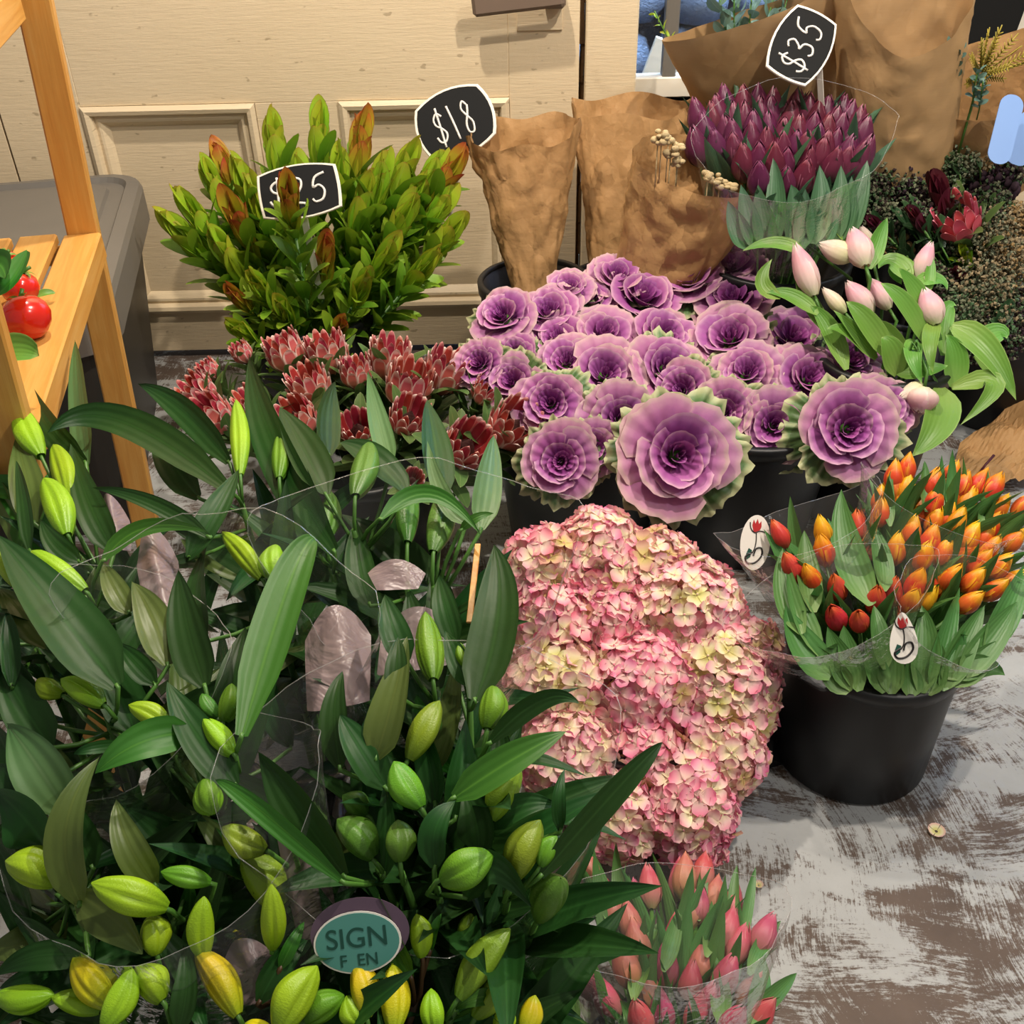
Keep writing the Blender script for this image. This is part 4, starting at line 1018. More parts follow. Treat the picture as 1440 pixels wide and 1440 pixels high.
HYD = [(772, 792, 66, 'pink', 'pink hydrangea head at the far back behind the lily sleeve'), (842, 768, 66, 'pale', 'pale pink hydrangea head at the back under the biggest cabbage'), (920, 788, 58, 'dusty', 'dusty beige hydrangea head at the back in shade'),
       (868, 805, 52, 'pink', 'small pink hydrangea head behind the first row'), (780, 865, 66, 'pink', 'pink hydrangea head half behind the clear sleeve edge'), (862, 868, 60, 'pinker', 'pink hydrangea head in the middle of the bunch'), (965, 848, 82, 'pale', 'pale hydrangea head with dusty rim at the back near the orange tulips'),
       (1048, 905, 50, 'pale', 'pale pink hydrangea head at the outer edge facing the orange tulips'), (785, 950, 72, 'cream', 'yellowish cream hydrangea head behind the lily leaf tips'), (902, 955, 84, 'pinker', 'brightest pink hydrangea head in the centre of the bunch'), (1010, 945, 80, 'cream', 'cream and yellow hydrangea head beside the black bucket'),
       (800, 1050, 70, 'pale', 'pale hydrangea head crossed by a long dark lily leaf'), (908, 1055, 62, 'pinker', 'pink hydrangea head with a dark gap beside it'), (1010, 1045, 62, 'pale', 'pale hydrangea head facing the black bucket'), (962, 1115, 76, 'pink', 'pink hydrangea head low in front near the floor'), (868, 1130, 66, 'pale', 'pale hydrangea head above the pink tulips'),
       (972, 1160, 46, 'pinker', 'small pink hydrangea head hanging lowest above the pink tulips'), (1045, 985, 46, 'cream', 'small cream hydrangea head at the outer edge next to the bucket')]
MIX = {'pink': (.55, .92, 1.0, 1.0), 'pinker': (.8, .97, 1, 1), 'pale': (.3, .84, 1, 1), 'cream': (.12, .6, .99, 1), 'dusty': (.15, .45, .55, 1)}
YH = [(750, 1.33), (850, 1.21), (950, 1.10), (1050, 1.0), (1180, .88)]
hbx, hby = atY(900, 980, 1.10).x, 1.12
bucket('bucket', hbx, hby, .11, .135, .2, 'low black flower bucket hidden under the hydrangeas')
INN = {q: hydra_inner(i, 1.0, ['flo_pink', 'flo_pale', 'flo_dusty'] if q != 'cream' else ['flo_pale', 'flo_cream', 'flo_dusty']) for i, q in enumerate(MIX)}
INNR = {}
for (x, y, rp, kind, lb) in HYD:
    h = atY(x, y + 14, pw(y, YH) + .03); R = mpx(rp, h) * .94
    root = thing('hydrangea', (hbx + (h.x - hbx) * .25, hby + (h.y - hby) * .25, .02), lb, 'flower', 'pink hydrangeas')
    b = h - root.location
    link('stem', MB().tube([(0, 0, 0), b * .5, b * .95], .004, 6).mesh('stem', 'stem_green'), root)
    rk = round(R, 3)
    if (kind, rk) not in INNR: INNR[(kind, rk)] = hydra_inner(int(rk * 1000), R, ['flo_pink', 'flo_pale', 'flo_dusty'] if kind != 'cream' else ['flo_pale', 'flo_cream', 'flo_dusty'])
    o = link('inner_florets', INNR[(kind, rk)], root, T(b)); o['kind'] = 'stuff'
    outw = ((h - V((hbx, hby, .05))).normalized() * .6 + (C0 - h).normalized() * .6).normalized()
    n = int(52 * (R / .062) ** 1.7); n = max(34, min(n, 90)); q0 = align(outw, random.uniform(0, 6))
    bx = MIX[kind]; sx = random.uniform(0, 50)
    for i in range(n):
        z = 1 - 1.45 * (i + .5) / n; r = math.sqrt(max(0, 1 - z * z)); a = i * 2.399
        nv_ = V((r * math.cos(a), r * math.sin(a), z))
        nj = (nv_ + V((random.gauss(0, .22), random.gauss(0, .22), random.gauss(0, .22)))).normalized()
        q = min(1, max(0, .5 + noise.noise(nv_ * 1.7 + V((sx, 0, 0))) * .75 + random.uniform(-.22, .22)))
        mname = ('flo_pink', 'flo_pale', 'flo_cream', 'flo_dusty')[0 if q < bx[0] else 1 if q < bx[1] else 2 if q < bx[2] else 3]
        link('floret', FLO[mname][i % 2], root, T(b) @ q0 @ T(nv_ * R * random.uniform(.93, 1.06)) @ align(nj, random.uniform(0, 6)) @ Sc(random.uniform(1.15, 1.6)))

# ================================================================== TULIPS
def tulip_kit(blooms, leafm, w, hgt, leaf_L=.17, leaf_W=.028, nl=2, seed=0, leaf_dz=.10, tilt=(.06, .22)):
    rd = R_(seed); kit = [('bloom', blooms, T(0, 0, -hgt * .95) @ Sc(w, w, hgt), (), None)]
    lm = [leaf_mesh('tulip_leaf', leafm, leaf_L, leaf_W, prof_lance, b, .7, tw, nu=2, nv=8, bp=1.6) for b, tw in ((.25, .3), (.5, -.4))]
    for i in range(nl):
        kit.append(('leaf', lm[i % 2], T(0, 0, -leaf_dz - leaf_L * .62 - .015 * i) @ Rz(i * 2.6 + rd.uniform(0, 6)) @ Rx(-rd.uniform(*tilt)) @ Sc(rd.uniform(.85, 1.15)), (), None))
    return kit
BL = {q: [tulip_bloom('tulip_bloom', [q], 0.02, s_) for s_ in (1, 2)] for q in ('tul_purple', 'tul_orange', 'tul_red', 'tul_yellow', 'tul_pink', 'tul_salmon', 'tul_blush', 'tul_cream')}
PURP = [(1019, 136), (1045, 137), (1066, 136), (1088, 140), (979, 155), (1002, 160), (1069, 152), (1031, 160), (1047, 160), (1084, 152), (1121, 142), (1137, 147), (1102, 160), (1059, 172), (1080, 174), (1123, 178), (1144, 175), (1102, 182), (977, 195), (1006, 198),
        (1032, 203), (1045, 218), (1056, 188), (1100, 202), (1067, 216), (1088, 217), (1106, 224), (1133, 202), (1137, 222), (1156, 210), (1067, 243), (1105, 250), (1133, 240), (1195, 158), (1175, 166), (1216, 180), (1220, 206), (1212, 216), (1197, 192), (1195, 207), (1175, 197),
        (1162, 200), (1174, 224), (1191, 222), (1164, 178), (1183, 176), (1150, 155), (1162, 152), (1020, 178), (1112, 160), (990, 175), (1008, 150), (1030, 185), (1120, 200), (1150, 190), (1078, 196), (1185, 150), (1208, 165)]
YU = [(130, 2.36), (180, 2.22), (250, 2.06)]
tbx, tby = atY(1108, 230, 2.2).x, 2.2
bucket('bucket', tbx, tby, .125, .165, .47, 'tall black flower bucket of purple tulips behind the cabbages')
TK = [tulip_kit(BL['tul_purple'][s_], 'tul_leaf_grey', .057, .092, .25, .046, 3, s_, .085) for s_ in (0, 1)]
SPEC = {0: 'purple tulip bud furthest back at the window end of its bunch', 30: 'purple tulip bud hanging lowest at the front beside the tipped kraft bouquet', 31: 'large low purple tulip bud in the front centre of the purple bunch', 32: 'low front purple tulip bud with a dark split petal', 36: 'purple tulip bud at the outer edge nearest the dark dried flowers', 18: 'purple tulip bud right at the edge of the kraft paper wraps'}
def px_leaves(lst, ykey, roots, mat, wk=1.1, cbk=.012):
    for tip, mid, bs, wpx in lst:
        a, b, m_ = (atY(q[0], q[1], pw(q[1], ykey)) + CB * cbk for q in (tip, bs, mid)); c = m_ * 2 - (a + b) * .5
        rt_ = min(roots, key=lambda q: (q[0] - bs[0]) ** 2 + (q[1] - bs[1]) ** 2)[2]
        n = (CB * .8 + V((random.uniform(-.4, .4), 0, .4))).normalized()
        o = rt_.matrix_basis.inverted()
        link('leaf', ribbon([o @ b, o @ c, o @ a], mpx(wpx, a) * wk, o.to_3x3() @ n, .45, random.uniform(-.5, .5), nu=4, nv=9).mesh('tulip_leaf', mat), rt_)
def tulips(name, pts, ykey, kits, bc, rim, rr, label, group, spec, jit, scale=1.0, stem='stem_green', labelf=None):
    roots = []
    for i, p in enumerate(pts):
        h = atY(p[0], p[1], pw(p[1], ykey) + random.uniform(-jit, jit))
        kk = p[2] if len(p) > 2 else i % len(kits)
        f = foot_for(h, bc, rim, rr, .03, .6)
        # origin sits at bloom tip: shift so the bloom's centre is at the pixel
        d = (h - f).normalized()
        rt_ = spawn(kits[kk], name, h + d * .026 * scale, f, random.uniform(0, 6), scale * random.uniform(.92, 1.08), spec.get(i) or (labelf(p) if labelf else label), 'flower', group, stem)
        roots.append((p[0], p[1] + 40, rt_))
    return roots
RT = tulips('tulip', PURP, YU, TK, (tbx, tby), .47, .155, None, 'purple tulips', SPEC, .015, .88, labelf=lambda p: 'purple tulip bud ' + ('at the back of its bunch, ' if p[1] < 165 else 'in front of its bunch, ' if p[1] > 200 else 'halfway back in its bunch, ') + ('window side' if p[0] < 1060 else 'under the $35 sign' if p[0] < 1140 else 'dried flower side'))
px_leaves([((1085, 225), (1090, 280), (1085, 350), 26), ((1110, 262), (1116, 300), (1110, 350), 30), ((1150, 235), (1150, 290), (1140, 345), 30), ((1180, 235), (1176, 290), (1165, 345), 28), ((1217, 228), (1204, 280), (1185, 340), 26), ((1040, 262), (1050, 310), (1060, 352), 28), ((1064, 262), (1070, 310), (1078, 352), 28), ((1130, 268), (1128, 310), (1125, 352), 26), ((1095, 285), (1092, 320), (1095, 356), 30), ((1160, 270), (1160, 310), (1150, 350), 28), ((1195, 250), (1188, 300), (1172, 345), 24), ((1022, 285), (1035, 320), (1050, 352), 26)], [(200, 2.12), (260, 2.05), (360, 1.98)], RT, 'tul_leaf_grey', 1.25)

ORNG = [(1275, 660), (1257, 670), (1257, 686), (1312, 680), (1337, 670), (1330, 688), (1337, 698), (1397, 685), (1438, 712), (1377, 680), (1353, 684), (1238, 704), (1265, 704), (1313, 706), (1295, 718), (1313, 734), (1330, 727), (1282, 748), (1308, 760), (1238, 722),
        (1205, 740, 1), (1097, 752, 1), (1158, 773), (1140, 812), (1177, 827, 1), (1113, 797, 1), (1260, 772), (1298, 783), (1325, 778), (1358, 773), (1390, 773), (1423, 762), (1363, 755), (1382, 757), (1377, 792), (1405, 797), (1255, 833, 1), (1232, 843, 1), (1288, 820), (1325, 823),
        (1337, 813), (1367, 818), (1398, 830), (1423, 818), (1280, 847), (1302, 843, 2), (1363, 848), (1175, 867, 1), (1208, 873, 1), (1393, 740), (1157, 747, 2), (1345, 735, 2), (1222, 770), (1275, 690, 2), (1360, 705, 2), (1405, 715)]
YO_ = [(650, 1.40), (720, 1.33), (800, 1.23), (880, 1.13), (980, 1.05)]
OB = atZ(1226, 1135, 0.0); obr = mpx(112, OB) 
obx, oby = OB.x - .005, OB.y + obr
bucket('bucket', obx, oby, obr, obr * 1.03, .268, 'black flower bucket of orange tulips standing on the worn floor')
OK_ = [tulip_kit(BL[q][0], 'tul_leaf', .033, .054, .18, .034, 2, s_, .058, (.1, .3)) for s_, q in enumerate(('tul_orange', 'tul_red', 'tul_yellow'))]
ORNG = [(p[0], p[1], p[2] if len(p) > 2 else 0) for p in ORNG]
OSP = {20: 'large red-orange tulip bud with two broad leaves near the middle of the bunch', 21: 'red tulip bud at the outer edge by the oval sleeve label', 22: 'big orange and yellow tulip bud nearest the oval sleeve label', 8: 'orange tulip bud at the picture edge, poking out of the sleeve', 7: 'striped orange tulip bud at the far back near the blue-grey floor',
       47: 'outer one of two red-orange tulip buds low at the front of the bunch', 48: 'inner one of two red-orange tulip buds low at the front of the bunch', 45: 'slim yellow tulip bud just above the white flower logo label'}
RT = tulips('tulip', ORNG, YO_, OK_, (obx, oby), .265, obr * .98, None, 'orange tulips', OSP, .012, labelf=lambda p: ('orange', 'red-orange', 'yellow')[p[2]] + ' tulip bud ' + ('at the back of the bunch,' if p[1] < 715 else 'in the front row,' if p[1] > 810 else 'halfway back in the bunch,') + (' oval label side' if p[0] < 1230 else ' picture edge side' if p[0] > 1340 else ' above the white logo label'))
px_leaves([((1180, 688), (1188, 770), (1222, 850), 40), ((1222, 735), (1234, 780), (1238, 830), 28), ((1098, 770), (1102, 830), (1125, 890), 32), ((1128, 745), (1132, 800), (1140, 860), 30), ((1102, 850), (1125, 905), (1165, 950), 44), ((1160, 880), (1178, 925), (1195, 968), 34), ((1183, 878), (1190, 920), (1205, 970), 30), ((1215, 895), (1222, 930), (1240, 972), 34), ((1260, 890), (1250, 930), (1250, 974), 32), ((1292, 850), (1298, 905), (1290, 972), 34), ((1345, 825), (1325, 890), (1305, 965), 32), ((1380, 850), (1350, 905), (1325, 965), 34), ((1425, 845), (1390, 895), (1345, 950), 36), ((1408, 948), (1372, 935), (1325, 950), 32), ((1438, 790), (1415, 850), (1380, 910), 34), ((1320, 905), (1312, 940), (1300, 975), 30), ((1142, 905), (1165, 940), (1190, 972), 34), ((1270, 930), (1275, 950), (1275, 978), 30), ((1105, 800), (1118, 850), (1150, 920), 30), ((1352, 885), (1338, 925), (1318, 968), 30), ((1225, 850), (1232, 890), (1240, 940), 28), ((1395, 900), (1370, 930), (1335, 962), 32), ((1296, 648), (1297, 680), (1298, 720), 16), ((1320, 640), (1318, 680), (1318, 720), 14), ((1335, 632), (1333, 680), (1330, 720), 15), ((1385, 660), (1380, 700), (1372, 740), 15), ((1250, 660), (1246, 700), (1248, 740), 14)], YO_, RT, 'tul_leaf', 1.2)
ol = [leaf_mesh('tulip_leaf', 'tul_leaf', .2, .05, prof_lance, .5, .4, .3, nu=3, nv=8), leaf_mesh('tulip_leaf', 'tul_leaf', .17, .04, prof_lance, .8, .4, -.3, nu=3, nv=8)]

PINK = [(823, 1213), (847, 1250), (860, 1275), (895, 1263), (913, 1243), (885, 1293), (895, 1320), (878, 1350), (908, 1382), (937, 1353), (950, 1313), (957, 1233), (717, 1360), (768, 1405), (963, 1227), (990, 1223), (1005, 1257), (1030, 1270), (973, 1277), (983, 1270), (1025, 1303), (1040, 1325),
        (1077, 1310), (1023, 1367), (972, 1380), (988, 1350), (997, 1407), (980, 1423), (1070, 1427), (1055, 1393), (1032, 1437), (930, 1420), (850, 1400), (900, 1430), (820, 1370)]
YK = [(1200, .86), (1300, .76), (1440, .60)]
kbx, kby = atZ(945, 1560, .1).x, atZ(945, 1560, .1).y
bucket('bucket', kbx, kby, .09, .115, .15, 'low black flower bucket of pink tulips at the picture bottom')
KK = [tulip_kit(BL[q][0], 'tul_leaf', .038, .064, .17, .030, 2, s_ + 5, .075) for s_, q in enumerate(('tul_pink', 'tul_salmon'))]
PINK = [(x, y, 1 if i in (0, 2, 5, 6, 7, 8, 12, 13, 14, 16, 18, 25, 29) else 0) for i, (x, y) in enumerate(PINK)]
KSP = {22: 'deep pink tulip bud at the outer edge above a leaf reaching over the floor', 17: 'tall deep pink tulip bud near the floor side of the bunch', 12: 'salmon tulip bud under the edge of the lily sleeve', 13: 'small salmon tulip bud beside the yellow lily buds', 28: 'pink tulip bud lowest on the floor side, cut off by the picture bottom', 4: 'pink tulip bud standing highest just below the hydrangeas', 0: 'salmon tulip bud half hidden by the lily sleeve edge', 21: 'large pink tulip bud above the one at the picture bottom'}
RT = tulips('tulip', PINK, YK, KK, (kbx, kby), .15, .105, None, 'pink tulips', KSP, .012, .9, labelf=lambda p: ('pink', 'salmon')[p[2]] + ' tulip bud ' + ('in the back of the low pink bunch under the hydrangeas' if p[1] < 1275 else 'at the picture bottom in the low pink bunch' if p[1] > 1390 else 'in the middle of the low pink bunch') + (', lily side' if p[0] < 930 else ', floor side'))
px_leaves([((1117, 1362), (1085, 1392), (1040, 1432), 24), ((1095, 1290), (1072, 1318), (1050, 1365), 22), ((1070, 1335), (1065, 1385), (1050, 1430), 30), ((1034, 1212), (1030, 1245), (1028, 1285), 14), ((830, 1190), (845, 1240), (860, 1300), 20), ((865, 1180), (868, 1230), (870, 1290), 18), ((1010, 1235), (1000, 1290), (990, 1340), 20), ((925, 1290), (905, 1340), (890, 1400), 26), ((805, 1225), (815, 1290), (830, 1360), 22), ((1005, 1340), (1010, 1385), (1010, 1435), 26), ((870, 1400), (890, 1430), (900, 1470), 28), ((955, 1270), (945, 1310), (930, 1360), 22), ((1060, 1215), (1050, 1260), (1040, 1320), 16), ((990, 1200), (985, 1240), (980, 1290), 16), ((770, 1310), (790, 1370), (810, 1440), 26)], YK, RT, 'tul_leaf', 1.15)

# blush tulips, placed one by one, with their wide drooping leaves
bbx, bby = atY(1245, 600, 1.78).x, 1.86
bucket('bucket', bbx, bby, .105, .135, .40, 'black flower bucket holding the blush tulips')
rbx, rby = atY(1410, 540, 2.28).x, 2.29
bucket('bucket', rbx, rby, .145, .18, .29, 'wide black flower bucket of dried and dark mixed flowers')
YB = [(310, 2.0), (400, 1.90), (520, 1.78), (640, 1.66)]
def pB(x, y, dy=0): return atY(x, y, pw(y, YB) + dy)
BLU = [((1162, 312), (1133, 322), 28, 'tul_cream', .05, 'nodding cream tulip at the back with a curved stem'), ((1116, 346), (1145, 415), 36, 'tul_blush', .0, 'tall pink and cream tulip next to the cabbages'), ((1153, 342), (1198, 364), 34, 'tul_cream', .0, 'pale tulip lying sideways behind an upright pink one'),
       ((1200, 320), (1217, 374), 40, 'tul_blush', -.02, 'upright pink tulip in the middle back, in front of a bright leaf'), ((1212, 318), (1222, 350), 22, 'tul_cream', .05, 'small pale tulip hidden behind the upright pink one'), ((1305, 344), (1290, 390), 28, 'tul_blush', .02, 'pointed pale tulip nearest the dried berries'),
       ((1294, 383), (1302, 412), 22, 'tul_cream', .02, 'small whitish tulip bud above the rounded pink one'), ((1300, 406), (1317, 456), 38, 'tul_blush', -.03, 'rounded pink tulip low beside the grey dried spray'), ((1190, 397), (1225, 441), 34, 'tul_blush', 0, 'pink tulip leaning in the middle of the blush bunch'),
       ((1221, 394), (1250, 434), 28, 'tul_blush', .02, 'pink tulip tucked behind the leaning one'), ((1158, 405), (1188, 440), 22, 'tul_cream', -.01, 'slim cream tulip low in the bunch near the cabbages'), ((1262, 560), (1300, 545), 30, 'tul_cream', -.03, 'cream tulip drooping over the bucket rim beside a cabbage'), ((1296, 580), (1300, 545), 44, 'tul_blush', -.05, 'opened pink and white tulip hanging over the bucket rim')]
BROOT = []
for tip, bs, wpx, mt, dy, lb in BLU:
    a, b = pB(*tip, dy), pB(*bs, dy)
    a = a + CB * random.uniform(-.01, .02)
    f = V((bbx + random.uniform(-.05, .05), bby + random.uniform(-.05, .05), .03)); root = thing('tulip', f, lb, 'flower', 'blush tulips'); BROOT.append((bs[0], bs[1], root))
    d = (a - b); L = d.length
    mid = V((lerp(f.x, b.x, .55), lerp(f.y, b.y, .55), max(b.z, .42) * (.86 if b.z > .45 else 1.12)))
    pts = [f, f.lerp(mid, .6), mid, b - d.normalized() * .03, b]
    link('stem', MB().tube([p - f for p in pts], .0035, 6).mesh('stem', 'stem_green'), root)
    op = .22 if 'opened' in lb else .03
    for k_ in range(6):
        out_ = k_ % 2 == 0; R = .5 * (1 if out_ else .93)
        me = MB().grid(ell_petal(R, 1.0 if out_ else 1.04, 1.08, rad=tulip_rad(op), phi=0), 4, 7).mesh('petal', mt)
        link('petal', me, root, T(b - f) @ align(d, k_ * PI / 3 + random.uniform(-.1, .1)) @ Sc(mpx(wpx, b), mpx(wpx, b), L))
BLEAF = [((1248, 306), None, (1222, 378), 24, -.02), ((1172, 320), None, (1192, 340), 14, .02), ((1263, 376), None, (1308, 446), 26, -.04), ((1238, 398), (1272, 428), (1302, 485), 30, -.05), ((1311, 360), None, (1306, 410), 14, .0), ((1332, 408), (1318, 393), (1285, 398), 22, .0),
         ((1190, 424), (1218, 452), (1252, 505), 32, -.04), ((1172, 436), (1200, 466), (1232, 505), 24, -.02), ((1429, 563), (1388, 492), (1338, 458), 38, -.05), ((1350, 598), (1398, 540), (1338, 545), 30, -.06), ((1416, 476), (1402, 468), (1368, 492), 30, .0), ((1312, 524), (1308, 480), (1316, 452), 22, -.06),
         ((1297, 540), (1284, 498), (1290, 480), 24, -.05), ((1333, 514), (1300, 520), (1262, 524), 28, -.04), ((1240, 474), (1252, 490), (1262, 528), 34, -.04), ((1163, 462), (1195, 470), (1232, 505), 30, -.02), ((1282, 642), (1320, 595), (1322, 545), 46, -.06), ((1044, 353), (1090, 342), (1130, 356), 20, .0),
         ((1086, 364), (1072, 398), (1098, 418), 22, .0), ((1078, 412), (1112, 416), (1150, 442), 22, .0), ((1268, 400), (1262, 380), (1285, 372), 26, .03), ((1235, 378), (1255, 368), (1280, 395), 30, .02), ((1400, 505), (1410, 530), (1370, 500), 22, .02), ((1330, 470), (1345, 500), (1340, 545), 30, -.03), ((1140, 430), (1165, 460), (1190, 520), 26, .0), ((1225, 455), (1250, 470), (1275, 520), 28, -.01), ((1345, 430), (1330, 440), (1325, 500), 24, .0), ((1120, 385), (1135, 420), (1165, 470), 24, .02)]
for tip, mid, bs, wpx, dy in BLEAF:
    a, b = pB(*tip, dy), pB(*bs, dy * .3)
    if mid: m_ = pB(*mid, dy); c = m_ * 2 - (a + b) * .5
    else: c = (a + b) * .5 + CU * .015
    n = (CB * .8 + V((random.uniform(-.4, .4), 0, .5))).normalized()
    rt_ = min(BROOT, key=lambda q: (q[0] - bs[0]) ** 2 + (q[1] - bs[1]) ** 2)[2]
    link('leaf', ribbon([b, c, a], mpx(wpx, a) * 1.15, n, .35, random.uniform(-.5, .5), origin=rt_.location, nu=4, nv=10).mesh('tulip_leaf', 'tul_leaf_light'), rt_)

# ================================================================== MIXED DRIED AND DARK FLOWERS
YM = [(180, 2.44), (260, 2.34), (350, 2.24), (440, 2.14), (500, 2.08)]
def pM(x, y, dy=0): return atY(x, y, pw(y, YM) + dy)
def froth(seed, mats, n, R, r, sq=(1, 1, 1)):
    """a cloud of tiny dried florets on fine stalks"""
    rd = R_(seed); mb = MB()
    for i in range(n):
        d = V((rd.gauss(0, 1), rd.gauss(0, 1), rd.gauss(0, 1))).normalized() * R * rd.uniform(.35, 1)
        d = V((d.x * sq[0], d.y * sq[1], d.z * sq[2])); q = r * rd.uniform(.6, 1.3)
        m = T(d) @ align((rd.uniform(-1, 1), rd.uniform(-1, 1), rd.uniform(-1, 1))) @ Sc(q)
        mb.add([m @ V(p) for p in ((1, 0, 0), (-1, 0, 0), (0, 1, 0), (0, -1, 0), (0, 0, 1.3), (0, 0, -1.3))], [[0, 2, 4], [2, 1, 4], [1, 3, 4], [3, 0, 4], [2, 0, 5], [1, 2, 5], [3, 1, 5], [0, 3, 5]], None, rd.randrange(len(mats)))
        if i % 6 == 0: mb.tube([d * .2 + V((0, 0, -R * .4)), d], r * .18, 3, 0, False)
    return mb
MIXF = [((1385, 330), .055, ['dry_beige', 'dry_sage'], 'beige dried spray highest in the bucket at the picture edge'), ((1415, 370), .06, ['dry_beige', 'dry_tan', 'dry_sage'], 'beige dried spray at the picture edge beside the red protea'), ((1370, 400), .065, ['dry_sage', 'dry_beige'], 'grey-green dried spray above the rounded blush tulip'),
        ((1345, 440), .05, ['dry_sage', 'dark_leaf'], 'grey-green dried spray lowest next to the blush tulips'), ((1400, 430), .06, ['dry_sage', 'dark_leaf', 'dry_beige'], 'dark grey-green dried spray over the wide bucket rim'), ((1430, 310), .035, ['dry_beige', 'dry_tan'], 'small tan dried spray at the picture edge under the plum flower'),
        ((1300, 215), .04, ['dry_sage', 'dry_beige', 'dark_leaf'], 'grey dried spray below the tall pale kraft bouquet'), ((1375, 215), .045, ['dry_sage', 'dry_beige'], 'sage dried spray beside the bluish plastic tag'), ((1230, 255), .05, ['dry_dark', 'dark_leaf', 'dry_sage'], 'dark feathery dried spray beside the purple tulips'), ((1340, 235), .045, ['dry_sage', 'dark_leaf'], 'sage dried spray around a dark oval leaf')]
MIXF2 = [((1262, 240), .045, 'dark feathery dried spray behind the brown seed heads'), ((1212, 268), .045, 'dark feathery dried spray beside the purple tulip leaves'), ((1290, 305), .04, 'dark dried spray between berries and the wine-red stem'), ((1238, 312), .04, 'dark dried spray right above the tan berries'), ((1325, 285), .04, 'dark dried spray behind the grey leaves'), ((1385, 290), .045, 'dark dried spray around the plum dried flower'), ((1405, 478), .05, 'dark leafy spray low over the wide bucket rim'), ((1350, 485), .045, 'dark leafy spray behind the drooping tulip leaves'), ((1435, 440), .05, 'dark sage spray cut off by the picture edge'), ((1305, 400), .045, 'dark spray behind the rounded blush tulip'), ((1415, 240), .04, 'dark spray under the dark red pompon flower'), ((1340, 330), .04, 'dark spray behind the pink protea'), ((1280, 265), .035, 'dark spray beside the tall wine-red stem')]
MIXF += [(p, R, ['dry_dark', 'dark_leaf', 'dry_plum', 'dry_sage'] if i_ % 2 == 0 else ['dark_leaf', 'dry_sage', 'dry_dark'], lb) for i_, (p, R, lb) in enumerate(MIXF2)]
for i, ((x, y), R, mats, lb) in enumerate(MIXF):
    h = pM(x, y); f = foot_for(h, (rbx, rby), .29, .17, .03, .4)
    root = thing('dried_spray', f, lb, 'dried flower', 'dried sprays in the dark mixed bunch')
    link('stem', MB().tube([(0, 0, 0), (h - f) * .6, h - f], .0022, 5).mesh('stem', 'stem_brown'), root)
    o = link('florets', froth(i + 60, mats, 900, R * 1.3, .0042).mesh('florets', mats, False), root, T(h - f)); o['kind'] = 'stuff'
SEEDL = [((1258, 222), .034, 'dry_dark', 'brown-black seed head cluster in front of the tall pale kraft bouquet'), ((1285, 245), .030, 'dry_dark', 'dark seed head cluster beside the wine-red leaf stem'), ((1405, 262), .050, 'dry_plum', 'large plum-black dried flower head under the dark red one'), ((1375, 265), .035, 'dry_plum', 'smaller plum-black dried flower head beside the large one')]
for i, ((x, y), R, mt, lb) in enumerate(SEEDL):
    h = pM(x, y); f = foot_for(h, (rbx, rby), .29, .17, .03, .4)
    root = thing('seed_head', f, lb, 'dried flower', 'dark seed heads in the mixed bunch')
    link('stem', MB().tube([(0, 0, 0), (h - f) * .6, h - f], .0022, 5).mesh('stem', 'stem_brown'), root)
    rd = R_(i + 5); mb = MB()
    for q in range(60):
        d = V((rd.gauss(0, 1), rd.gauss(0, 1), rd.gauss(0, .8))).normalized() * R * rd.uniform(.5, 1)
        mb.ball(d, R * rd.uniform(.12, .24), 6, 4, sq=(1, .8, 1.2))
    o = link('seeds', mb.mesh('seeds', mt), root, T(h - f)); o['kind'] = 'stuff'
# pink protea, wine-red leaf stems, dark red pompon, berries, leaves
M['protea_pink'] = organic('protea_pink', [(0, 'c06468'), (.5, 'dc5e70'), (1, 'd04a60')], edge='eeaab0', edge_w=.14, rough=.5, var=.1, transl=.18)
pk2 = protea_kit(9, ('protea_pink', 'protea_pink'), .3)
h = pM(1348, 316, -.03); f = foot_for(h, (rbx, rby), .29, .17, .03, .4)
spawn(pk2, 'protea', h, f, 1.0, mpx(64, h) / .085, 'open pink protea in the dark mixed bunch', 'flower', None, stem_r=1.5)
h = pM(1336, 385, -.03); f = foot_for(h, (rbx, rby), .29, .17, .03, .5)
spawn(leuc_kit(31, 'leuc_wine', 'dark_leaf', 14, .2), 'leucadendron_stem', h + V((0, 0, .02)), f, 2, .55, 'short dark red bud stem below the pink protea', 'foliage')
for x, y, sc, lb in ((1310, 232, 1.0, 'tall wine-red leaf stem in front of the dark seed heads'), (1216, 300, .6, 'low wine-red leaf stem between the purple and blush tulips'), (1275, 285, .6, 'short wine-red leaf stem behind the green oval leaves')):
    h = pM(x, y, -.10); f = foot_for(h, (rbx, rby), .29, .17, .03, .6)
    spawn(leuc_kit(40, 'leuc_wine', 'dark_leaf', 16, .26), 'leucadendron_stem', h, f, 1.3, sc, lb, 'foliage', 'wine-red leaf stems in the mixed bunch')
h = pM(1352, 340, -.05); f = foot_for(h, (rbx, rby), .29, .17, .03, .5)
spawn(leuc_kit(44, 'leuc_tip', 'leuc_leaf', 12, .2), 'leucadendron_stem', h, f, .4, .5, 'short bright green bud stem right under the pink protea', 'foliage')
h = pM(1432, 205); f = foot_for(h, (rbx, rby), .29, .17, .03, .4)
pm = []
pt = leaf_mesh('pompon_petal', 'dark_red', .035, .011, prof_oval, -.4, .6, nu=2, nv=4)
for i in range(70):
    z = 1 - 1.3 * (i + .5) / 70; r = math.sqrt(1 - z * z); a = i * 2.399
    pm.append(('petal', pt, T(0, 0, -.03) @ align((r * math.cos(a), r * math.sin(a), z)), (), None))
spawn(pm, 'chrysanthemum', h, f, 0, 1.0, 'dark red pompon flower at the picture edge beside the plastic tag', 'flower', None)
bb = pM(1252, 348); f = foot_for(bb, (rbx, rby), .29, .17, .03, .6)
